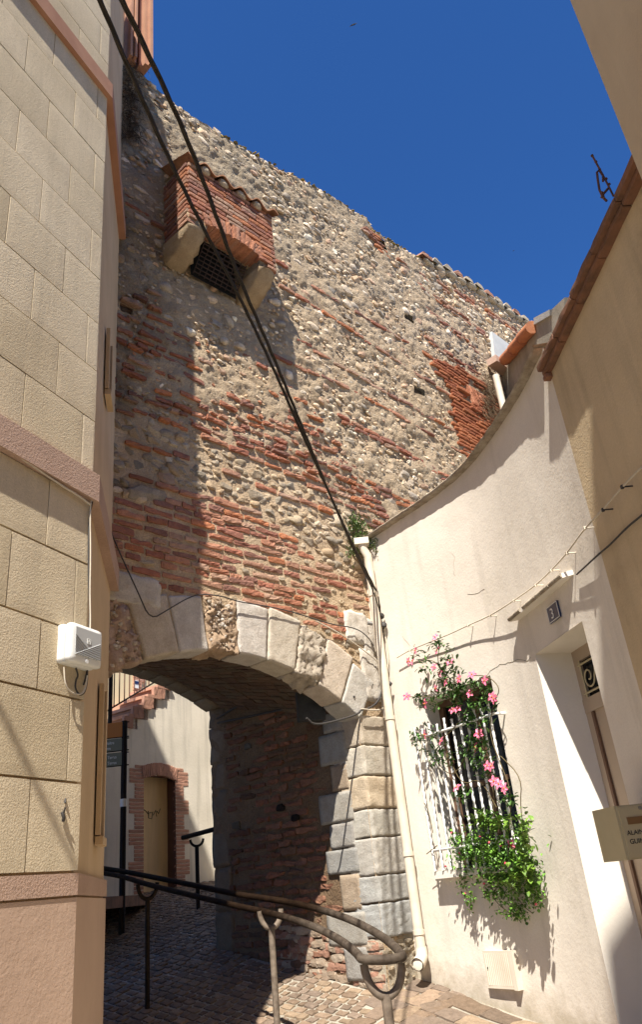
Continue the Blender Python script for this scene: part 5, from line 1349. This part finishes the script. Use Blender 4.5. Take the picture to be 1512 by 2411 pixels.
for (x, y), lb in zip(((885, 1395), (899, 1448), (905, 1470), (918, 1610)), ('topmost dark clamp where the overhead cables meet the downpipe', 'dark clamp just above the steel tube bracket', 'dark clamp beside the steel tube bracket', 'lowest dark clamp on the cable bundle beside the downpipe')):
    v, f = pebble((.026, .026, .03), 2, .2, .15); m = MB(); m.add(v + onplane(x, y, P0 + np.array([.06, -.22]), 80.), f); tag(m.build('cable_clamp', T['dark_cable']), lb, 'clamp')
a, b = onplane(866, 1466, P0 + np.array([.06, -.2]), 80.), onplane(893, 1470, P0 + np.array([.06, -.2]), 80.)
m = MB(); m.tube([a, b], .020, 10); tag(m.build('metal_bracket', T['grey_steel']), 'short grey steel tube bracket crossing the downpipe', 'bracket')
# dark wire sagging from the ochre house across the arch crown
cable([(245, 1215), (285, 1310), (325, 1395), (353, 1460), (395, 1435), (440, 1408), (470, 1398), (520, 1402), (560, 1416), (625, 1426), (690, 1440), (780, 1470), (840, 1478), (868, 1500), (880, 1520)], .0055, T['dark_cable'], 'wall_cable', 'thin dark wire sagging from the ochre house over the arch stones', fr=FW, off=.06)
cable([(745, 1462), (800, 1490), (850, 1525), (888, 1555), (895, 1570)], .006, T['cream_cable'], 'wall_cable', 'pale wire slanting over the arch stones to the downpipe', fr=FW, off=.06)
cable([(905, 1610), (893, 1650), (870, 1668), (850, 1670), (845, 1680), (800, 1695), (740, 1708), (722, 1690)], .010, T['dark_cable'], 'wall_cable', 'dark cable looping from the downpipe into the arch towards the lamp housing', fr=FW, off=.05)
cable([(917, 1640), (905, 1670), (880, 1672), (850, 1668)], .007, T['cream_cable'], 'wall_cable', 'pale cable curving from the downpipe to the arch springing', fr=FW, off=.09)
def ftp(x, y, off=.05):
    r = ray(x, y); t = ((FT.O - EYE).dot(FT.n) + off) / r.dot(FT.n); return EYE + r * t
cable([(835, 1640), (760, 1650), (700, 1662), (600, 1684), (512, 1702)], .012, T['dark_cable'], 'wall_cable', 'lower dark cable running along the passage wall', fn=ftp)
cable([(700, 1600), (640, 1635), (570, 1655), (510, 1692)], .012, T['dark_cable'], 'wall_cable', 'upper dark cable running along the passage wall', fn=ftp)
# square lamp housing under the vault
lh = thing('lamp_housing', 'dark grey square housing hanging under the arch vault', 'lamp')
c_ = ftp(730, 1655, .22); m = MB(); m.box(c_, (.13, .05, .17), [azv(75.), azv(-15.), [0, 0, 1]]); m.build('housing', T['grey_box'], lh)
m = MB(); 
for k in range(7): m.box(c_ + azv(75.) * .135 + np.array([0, 0, -.12 + .04 * k]), (.006, .05, .006), [azv(75.), azv(-15.), [0, 0, 1]])
m.build('cooling_fins', T['grey_box'], lh)
m = MB(); m.tube([c_ + [0, 0, .15], c_ + azv(42.9) * .12 + [0, 0, .33]], .015, 6); m.build('bracket', T['grey_box'], lh)
# cream cable with standoff clips along the white wall
CL = [(935, 1548), (965, 1530), (1010, 1512), (1060, 1492), (1102, 1472), (1155, 1449), (1210, 1414), (1262, 1378), (1299, 1343), (1336, 1302), (1378, 1243), (1421, 1200), (1466, 1146), (1512, 1100)]
def w_any(off):
    def fn(x, y):
        s, z = on_wc(x, y, off)
        if s <= SS[-1]: return wp(s, z, off)
        u, z = FR.px(x, y, off); return FR.w([u, -off, z])
    return fn
cable(CL, .006, T['cream_cable'], 'wall_cable', 'long cream cable held off the white wall by small clips', fn=w_any(.055))
for i, p in enumerate(((965, 1530), (1102, 1472), (1155, 1449), (1210, 1414), (1262, 1378), (1299, 1343), (1336, 1302), (1378, 1243), (1421, 1200), (1466, 1146))):
    a = w_any(.06)(*p); s, z = on_wc(*p, .06); n_ = wc_at(min(s, SS[-1]))[2]; m = MB(); m.tube([a, a - n_ * .075], .005, 5); m.box(a, (.008, .008, .010))
    m.build('cable_clip', T['cream_cable'] if i < 8 else T['dark_cable']); o = bpy.data.objects[-1] if 0 else col.objects[-1]
    tag(o, ('clip holding the cream cable, %s' % ('leftmost near the downpipe', 'above the top right flower cluster', 'left of the canopy tip', 'just above the left canopy tip', 'over the left half of the canopy', 'over the middle of the canopy', 'over the right half of the canopy', 'at the junction of white and beige walls', 'lower dark one on the beige wall', 'upper dark one on the beige wall')[i]), 'clip', 'clips of the cream wall cable')
cable([(1359, 1352), (1385, 1328), (1410, 1305), (1440, 1280), (1475, 1243), (1512, 1213), (1540, 1190)], .006, T['dark_cable'], 'wall_cable', 'dark cable rising from the canopy across the beige wall', fn=w_any(.02))

# ================================================================== PLANTS
def leaf(m, p, d, L, w_, c, up=np.array([0, 0, 1.])):
    d = d / np.linalg.norm(d); s = np.cross(d, up); s = s / (np.linalg.norm(s) + 1e-6); n_ = np.cross(s, d)
    V = [p, p + d * L * .35 + s * w_ * .5 + n_ * L * .06, p + d * L * .75 + s * w_ * .38 + n_ * L * .03, p + d * L - n_ * L * .12, p + d * L * .75 - s * w_ * .38 + n_ * L * .03, p + d * L * .35 - s * w_ * .5 + n_ * L * .06, p + d * L * .5 - n_ * L * .02]
    m.add(V, [[0, 1, 6], [1, 2, 6], [2, 3, 6], [3, 4, 6], [4, 5, 6], [5, 0, 6]], c=c)
def rdir():
    d = rng.normal(size=3); return d / np.linalg.norm(d)
GO = .13                                   # plants hang a little in front of the guard
wq = w_any(GO)
mand = thing('flowering_climber', 'climber with pink star flowers twined through the white window bars', 'plant')
lm = MB(); st_ = MB()
vines = [[(1140, 2020), (1170, 1900), (1150, 1800), (1130, 1700), (1110, 1640), (1060, 1620), (1050, 1590), (1030, 1560), (1035, 1520), (1030, 1503)],
         [(1200, 1960), (1205, 1860), (1180, 1800), (1150, 1720), (1165, 1650), (1180, 1620), (1150, 1590), (1110, 1590)],
         [(1090, 1700), (1060, 1640), (1010, 1640), (980, 1640), (963, 1640)], [(1050, 1590), (1020, 1550), (990, 1560), (975, 1560)], [(1050, 1590), (1070, 1560), (1065, 1540)],
         [(1110, 1660), (1050, 1740), (1010, 1735), (985, 1730)], [(1120, 1720), (1090, 1800), (1060, 1830), (1020, 1780), (1050, 1750)], [(1180, 1780), (1230, 1830), (1225, 1900), (1240, 1980)],
         [(1170, 1900), (1130, 1830), (1090, 1850), (1060, 1790)], [(1020, 1960), (1010, 1910), (1000, 1890)], [(1030, 1990), (1005, 2010)]]
for v_ in vines:
    P_ = crv([wq(*p) for p in v_], 2); st_.tube(P_, .004, 5)
st_.build('stems', T['stem'], mand)
FLW = [(1031, 1500), (985, 1532), (1036, 1531), (978, 1556), (968, 1557), (1066, 1558), (1028, 1570), (1043, 1585), (1056, 1606), (1087, 1598), (1118, 1588), (1148, 1602), (1033, 1621), (964, 1640), (1007, 1657), (1114, 1632), (1085, 1668), (1074, 1671), (1170, 1645), (1166, 1640), (1007, 1729), (1045, 1744), (1134, 1727), (1127, 1758), (1155, 1802), (1165, 1803), (1170, 1838), (1182, 1845), (1195, 1855), (1083, 1853), (1212, 1989)]
cl_ = [(1035, 1515, 16), (1050, 1528, 10), (990, 1545, 14), (1005, 1570, 14), (1045, 1575, 20), (1060, 1560, 16), (1068, 1580, 14), (1055, 1600, 14), (1060, 1620, 26), (1090, 1615, 30), (1080, 1635, 34), (1120, 1610, 26), (1145, 1622, 18), (1040, 1640, 20), (1000, 1650, 14), (990, 1645, 10), (1020, 1660, 10), (1115, 1660, 26), (1140, 1650, 16), (1075, 1660, 20), (1105, 1690, 20), (1140, 1690, 16), (984, 1732, 16), (1022, 1728, 12), (1045, 1760, 10), (1020, 1775, 12), (1032, 1785, 12), (1055, 1790, 12), (1120, 1735, 26), (1110, 1750, 16), (1135, 1745, 16), (1100, 1775, 18), (1120, 1780, 16), (1145, 1770, 14), (1150, 1820, 12), (1190, 1870, 16), (1200, 1880, 10), (1095, 1860, 12), (1085, 1875, 8), (1110, 1700, 14), (1150, 1795, 8), (1160, 1660, 10), (1130, 1800, 14)]
for x, y, n in cl_:
    for _ in range(int(n * 1.7)):
        p = wq(x + rng.normal() * 9, y + rng.normal() * 8) + rdir() * .02; d = rdir() * [1, 1, .8]; d += wc_at(1.)[2] * .5
        g_ = rng.uniform(.6, 1.7); leaf(lm, p, d, rng.uniform(.035, .072), rng.uniform(.017, .030), (g_ * 1.05, g_, g_))
lm.build('foliage', T['leaf'], mand)
nrm = wc_at(1.0)[2]
def flower(p, par, sz=.040, shade=1.):
    ax_ = nrm * 1. + rdir() * .5 + np.array([0, 0, .35]); ax_ /= np.linalg.norm(ax_); a = np.cross(ax_, [0, 0, 1.]); a /= np.linalg.norm(a); b = np.cross(ax_, a); m = MB(); rot = rng.uniform(0, 6.28)
    for k in range(5):
        t = rot + k * 2 * np.pi / 5; d = a * math.cos(t) + b * math.sin(t); s = np.cross(ax_, d)
        V = [p, p + d * sz * .5 + s * sz * .34 + ax_ * .004, p + d * sz * .85 + s * sz * .22 + ax_ * .003, p + d * sz * 1.12 - ax_ * .003, p + d * sz * .85 - s * sz * .26 + ax_ * .003, p + d * sz * .5 - s * sz * .3 + ax_ * .004]
        m.add(V, [[0, 1, 2, 3], [0, 3, 4, 5]], c=np.array([1, 1, 1]) * shade)
    o = m.build('flower', T['petal'], par)
    h = MB(); v, f = pebble((sz * .17,) * 3, 1, 0, 0); h.add(v + p + ax_ * .005, f); h.build('flower_heart', T['petal_heart'], o)
for x, y in FLW:
    flower(wq(x, y) + nrm * .03, mand, rng.uniform(.036, .046), rng.uniform(.7, 1.2))
# mound of trailing greenery in a planter
mo = thing('trailing_plant', 'dense bright green trailing plant spilling over the window sill', 'plant')
lm = MB(); blobs = [(1120, 1985, 38, 34, 520), (1165, 2005, 42, 36, 560), (1095, 2010, 30, 26, 260), (1210, 2010, 28, 36, 330), (1235, 2040, 24, 34, 300), (1160, 2055, 36, 24, 320), (1200, 2075, 36, 28, 300), (1100, 2050, 16, 18, 90), (1090, 2080, 10, 26, 60), (1108, 2115, 8, 22, 60), (1180, 2110, 24, 16, 110), (1215, 2130, 24, 20, 140), (1250, 2090, 16, 26, 120), (1150, 2100, 12, 12, 50), (1075, 1975, 12, 10, 60), (1145, 1930, 24, 22, 160), (1190, 1940, 18, 22, 120), (1225, 1970, 12, 40, 140), (1195, 2150, 24, 8, 60), (1230, 2155, 20, 8, 50), (1265, 2110, 14, 24, 120), (1180, 2030, 70, 40, 500), (1255, 2060, 18, 30, 160)]
for x, y, sx, sy, n in blobs:
    for _ in range(n):
        off = rng.uniform(.02, .20) if y < 2050 else rng.uniform(.03, .13)
        p = w_any(off)(x + rng.normal() * sx * .6, y + rng.normal() * sy * .6); d = rdir(); d[2] -= .2; d = d + nrm * .4
        g_ = rng.uniform(.8, 2.6); sc_l = rng.uniform(.6, 1.25); leaf(lm, p, d, rng.uniform(.022, .042) * sc_l, rng.uniform(.014, .024) * sc_l, (g_ * 1.25, g_ * 1.15, g_ * .8))
for x, y, sx, sy, n in ((1238, 1960, 10, 40, 60), (1245, 2040, 16, 40, 90), (1215, 2070, 26, 30, 60), (1175, 1935, 30, 14, 60), (1130, 1925, 14, 12, 30)):
    for _ in range(n):
        p = w_any(rng.uniform(.12, .22))(x + rng.normal() * sx * .6, y + rng.normal() * sy * .6); d = rdir() + nrm * .6; g_ = rng.uniform(.9, 2.1)
        leaf(lm, p, d, rng.uniform(.045, .07), rng.uniform(.028, .042), (g_ * 1.5, g_ * 1.15, g_ * .8))
lm.build('foliage', T['leaf'], mo)
st_ = MB()
for pts_ in ([(1100, 2040), (1092, 2080), (1108, 2110), (1110, 2135)], [(1180, 2070), (1160, 2110), (1180, 2135), (1220, 2160)], [(1230, 2060), (1262, 2100), (1258, 2140)], [(1200, 2080), (1230, 2130), (1255, 2150)]): st_.tube(crv([w_any(.08)(*p) for p in pts_]), .003, 4)
st_.build('stems', T['stem'], mo)
for x, y in ((1082, 2008), (1130, 1968), (1153, 1983), (1050, 2038), (1190, 2032), (1233, 2040), (1246, 2070), (1263, 2128), (1216, 2112), (1096, 2102), (1140, 2080), (1064, 1960), (1180, 1990)):
    v, f = pebble((.009, .009, .008), 1, 0, .2); b = MB(); b.add(v + w_any(.20 if y < 2050 else .14)(x, y), f, c=(1., .5, .5)); b.build('blossom', T['petal'], mo)
# planter box behind the greenery
pbx = MB(); sP0, sP1 = sM - .18, sB + .02; wbox(pbx, sP0, sP1, zS + .002, zS + .15, -.02, .14); tag(pbx.build('planter_box', T['dark_cable']), 'dark plastic planter standing on the window sill behind the greenery', 'planter')
# weedy plant at the pipe head
vn = thing('wall_plant', 'leafy green plant growing from the wall top above the downpipe', 'plant')
lm = MB()
for x, y, sx, sy, n in ((845, 1240, 22, 18, 330), (850, 1270, 26, 18, 240), (880, 1278, 14, 14, 150), (830, 1300, 14, 16, 110), (895, 1300, 10, 10, 70), (835, 1225, 12, 12, 100)):
    for _ in range(n):
        p = onplane(x + rng.normal() * sx * .6, y + rng.normal() * sy * .6, P0 + np.array([.0, -.05 - .2 * rng.random()]), 80.); d = rdir(); d[2] += .3
        g_ = rng.uniform(.5, 1.4); leaf(lm, p, d, rng.uniform(.025, .05), rng.uniform(.009, .015), (g_ * 1.5, g_ * 1.15, g_))
lm.build('foliage', T['leaf'], vn)
st_ = MB()
for a, b in (((862, 1300), (840, 1235)), ((865, 1300), (880, 1270)), ((860, 1305), (828, 1300))): st_.tube(crv([onplane(*a, P0 + np.array([0, -.1]), 80.), onplane((a[0] + b[0]) / 2 - 5, (a[1] + b[1]) / 2, P0 + np.array([0, -.1]), 80.), onplane(*b, P0 + np.array([0, -.1]), 80.)]), .006, 5)
st_.build('stems', T['stem'], vn)
# swifts in the sky
for x, y, r_, s_, lb in ((832, 58, 45, .22, 'larger dark bird gliding high in the blue sky near the top'), (1210, 590, 70, .12, 'tiny dark bird far off in the sky above the wall')):
    p = EYE + ray(x, y) * r_; fx = ROT[:, 0]; fy = -ROT[:, 1]; m = MB(); fz = ray(x, y)
    V = [fx * .9 + fy * .35, fx * .25 - fy * .1, -fx * .9 - fy * .45, -fx * .2 + fy * .12, fx * .3 + fy * .28]
    V = [p + v * s_ for v in V]; V += [v + fz * .03 + np.array([0, 0, .05 * s_]) for v in V]
    m.add(V, [[0, 1, 4], [1, 2, 3], [1, 3, 4], [5, 9, 6], [6, 8, 7], [6, 9, 8], [0, 4, 9, 5], [2, 1, 6, 7]]); v, f = pebble((s_ * .45, s_ * .15, s_ * .13), 1, 0, .05); m.add(v @ np.array([fx * .9 + fy * .3, fz, fy]) + p, f)
    tag(m.build('bird', T['bird']), lb, 'bird')

# ================================================================== GROUND
gm = MB(); xs = np.concatenate([[-60, -20, -8], np.arange(-5, 6.1, .25), [10, 30, 60]]); ys = np.concatenate([[-60, -20, -8], np.arange(-4, 16.1, .25), [22, 40, 80]])
X, Y = np.meshgrid(xs, ys, indexing='ij'); idx = np.arange(X.size).reshape(X.shape)
q = np.stack([idx[:-1, :-1], idx[1:, :-1], idx[1:, 1:], idx[:-1, 1:]], -1).reshape(-1, 4)
gm.add(np.stack([X.ravel(), Y.ravel(), gz(Y.ravel()) - .006], 1), q, smooth=True); tag(gm.build('ground', T['ground']), kind='structure')
PAV = [(.19, .148, .115), (.22, .175, .14), (.16, .13, .108), (.20, .162, .135), (.24, .195, .15), (.18, .15, .13)]
pm = MB()
def sett(cx, cy, hx, hy, ang, c, hgt=.008):
    v, f = rbox((hx, .02, hy), .01, .0022, (3, 1, 3), .002); ca, sa = math.cos(ang), math.sin(ang)
    X_ = cx + v[:, 0] * ca - v[:, 2] * sa; Y_ = cy + v[:, 0] * sa + v[:, 2] * ca; Z_ = gz(Y_) + hgt + (-v[:, 1]) - .02
    pm.add(np.stack([X_, Y_, Z_], 1), f, c=c, smooth=False)
def inside_pass(x, y):
    d = np.array([x, y, 0]) - FW.O; return d.dot(FW.u), -d.dot(FW.n)
def curve_dist(x, y): return np.min(np.hypot(WC[:, 0] - x, WC[:, 1] - y))
cnt = 0
ang0 = math.atan2(azv(AW - 90)[1], azv(AW - 90)[0])
# slabs along the foot of the white house, setts elsewhere
rows = np.arange(-1.6, 12, .098)
dU = azv(128.)[:2]; dV = azv(38.)[:2]            # sett rows: along dU, stacked along dV
O_ = np.array([.36, 7.5])
a_s = math.atan2(dU[1], dU[0])
for j, vv in enumerate(np.arange(-3.4, 7.5, .096)):
    u = -6.2 + rng.uniform(0, .1)
    while u < 4.2:
        L = rng.uniform(.075, .15); c = O_ + dU * (u + L / 2) + dV * vv; u += L
        x, y = c
        if y < 3.2 or y > 13.5 or x < -4.6 or x > 2: continue
        px_, py_ = seen(np.array([x, y, gz(y)]))
        if not (215 < px_ < 1300 and py_ < 2480): continue
        uw, dw = inside_pass(x, y)
        if uw > UJ - .0 and -.02 < dw < TH: continue
        if dw < 0 and curve_dist(x, y) < .62 and uw > -1.9: continue
        if -.55 < dw < -.02 and uw > UJ - .9: continue
        sett(x, y, L / 2 - .009, .096 / 2 - .009, a_s + rng.normal() * .03, pick(PAV, .12)); cnt += 1
# larger slabs: band following the curved front, and band at the rampart foot
for ring, (o0, o1) in enumerate(((.02, .20), (.21, .40), (.41, .62))):
    s = rng.uniform(0, .15)
    while s < SS[-1]:
        L = rng.uniform(.22, .38); p = wp(s + L / 2, 0, (o0 + o1) / 2); p2, q_, n_ = wc_at(s + L / 2)
        sett(p[0], p[1], L / 2 - .006, (o1 - o0) / 2 - .006, math.atan2(q_[1], q_[0]), pick(PAV, .1) * 1.05); s += L
for r_ in range(3):
    u = UJ - .9 + r_ * .07
    while u < .0:
        L = rng.uniform(.2, .34); p = FW.w([u + L / 2, -.12 - r_ * .175, 0]); sett(p[0], p[1], L / 2 - .006, .08, math.atan2(FW.u[1], FW.u[0]), pick(PAV, .1) * 1.05); u += L
# flagstones beyond the passage on the right
for j, vv in enumerate([]):
    u = rng.uniform(0, .2)
    while u < 3.2:
        L = rng.uniform(.28, .5); c = FW.w([UJ - .3, TH + .1, 0])[:2] + azv(110)[:2] * (u - 1.4) + azv(20)[:2] * vv; u += L
        if c[0] > -1.92: sett(c[0], c[1], L / 2 - .012, .083, math.atan2(azv(110)[1], azv(110)[0]), pick(PAV, .12))
print('SETTS', cnt)
# gutter line between lane and ramp
for k in range(26):
    p = atr(250 + k * 22, 2265 + k * 7.2, 1.0); 
pav = tag(pm.build('paving', T['paving']), kind='structure')
# fallen petals
m = MB()
for x, y in ((1078, 2348), (1088, 2372)):
    g_ = onz(x, y, gz(6.4) + .02); v, f = pebble((.022, .015, .006), 1, 0, .2); m.add(v + g_, f)
tag(m.build('fallen_petals', T['petal']), 'pink petals fallen on the paving by the white wall', 'petals')

# ------------------------------------------------------------------ put every empty at the foot of its thing
bpy.context.view_layer.update()
for o in list(col.objects):
    if o.type == 'EMPTY' and o.parent is None:
        ks = [c for c in col.objects if c.parent == o]; lo = np.full(3, 1e9); hi = -lo
        for c in ks:
            if c.type != 'MESH': continue
            n = len(c.data.vertices); a = np.empty(n * 3); c.data.vertices.foreach_get('co', a); a = a.reshape(-1, 3); lo = np.minimum(lo, a.min(0)); hi = np.maximum(hi, a.max(0))
        loc = Vector(((lo[0] + hi[0]) / 2, (lo[1] + hi[1]) / 2, lo[2])); o.location = loc
        for c in ks: c.matrix_parent_inverse = Matrix.Translation(-loc)
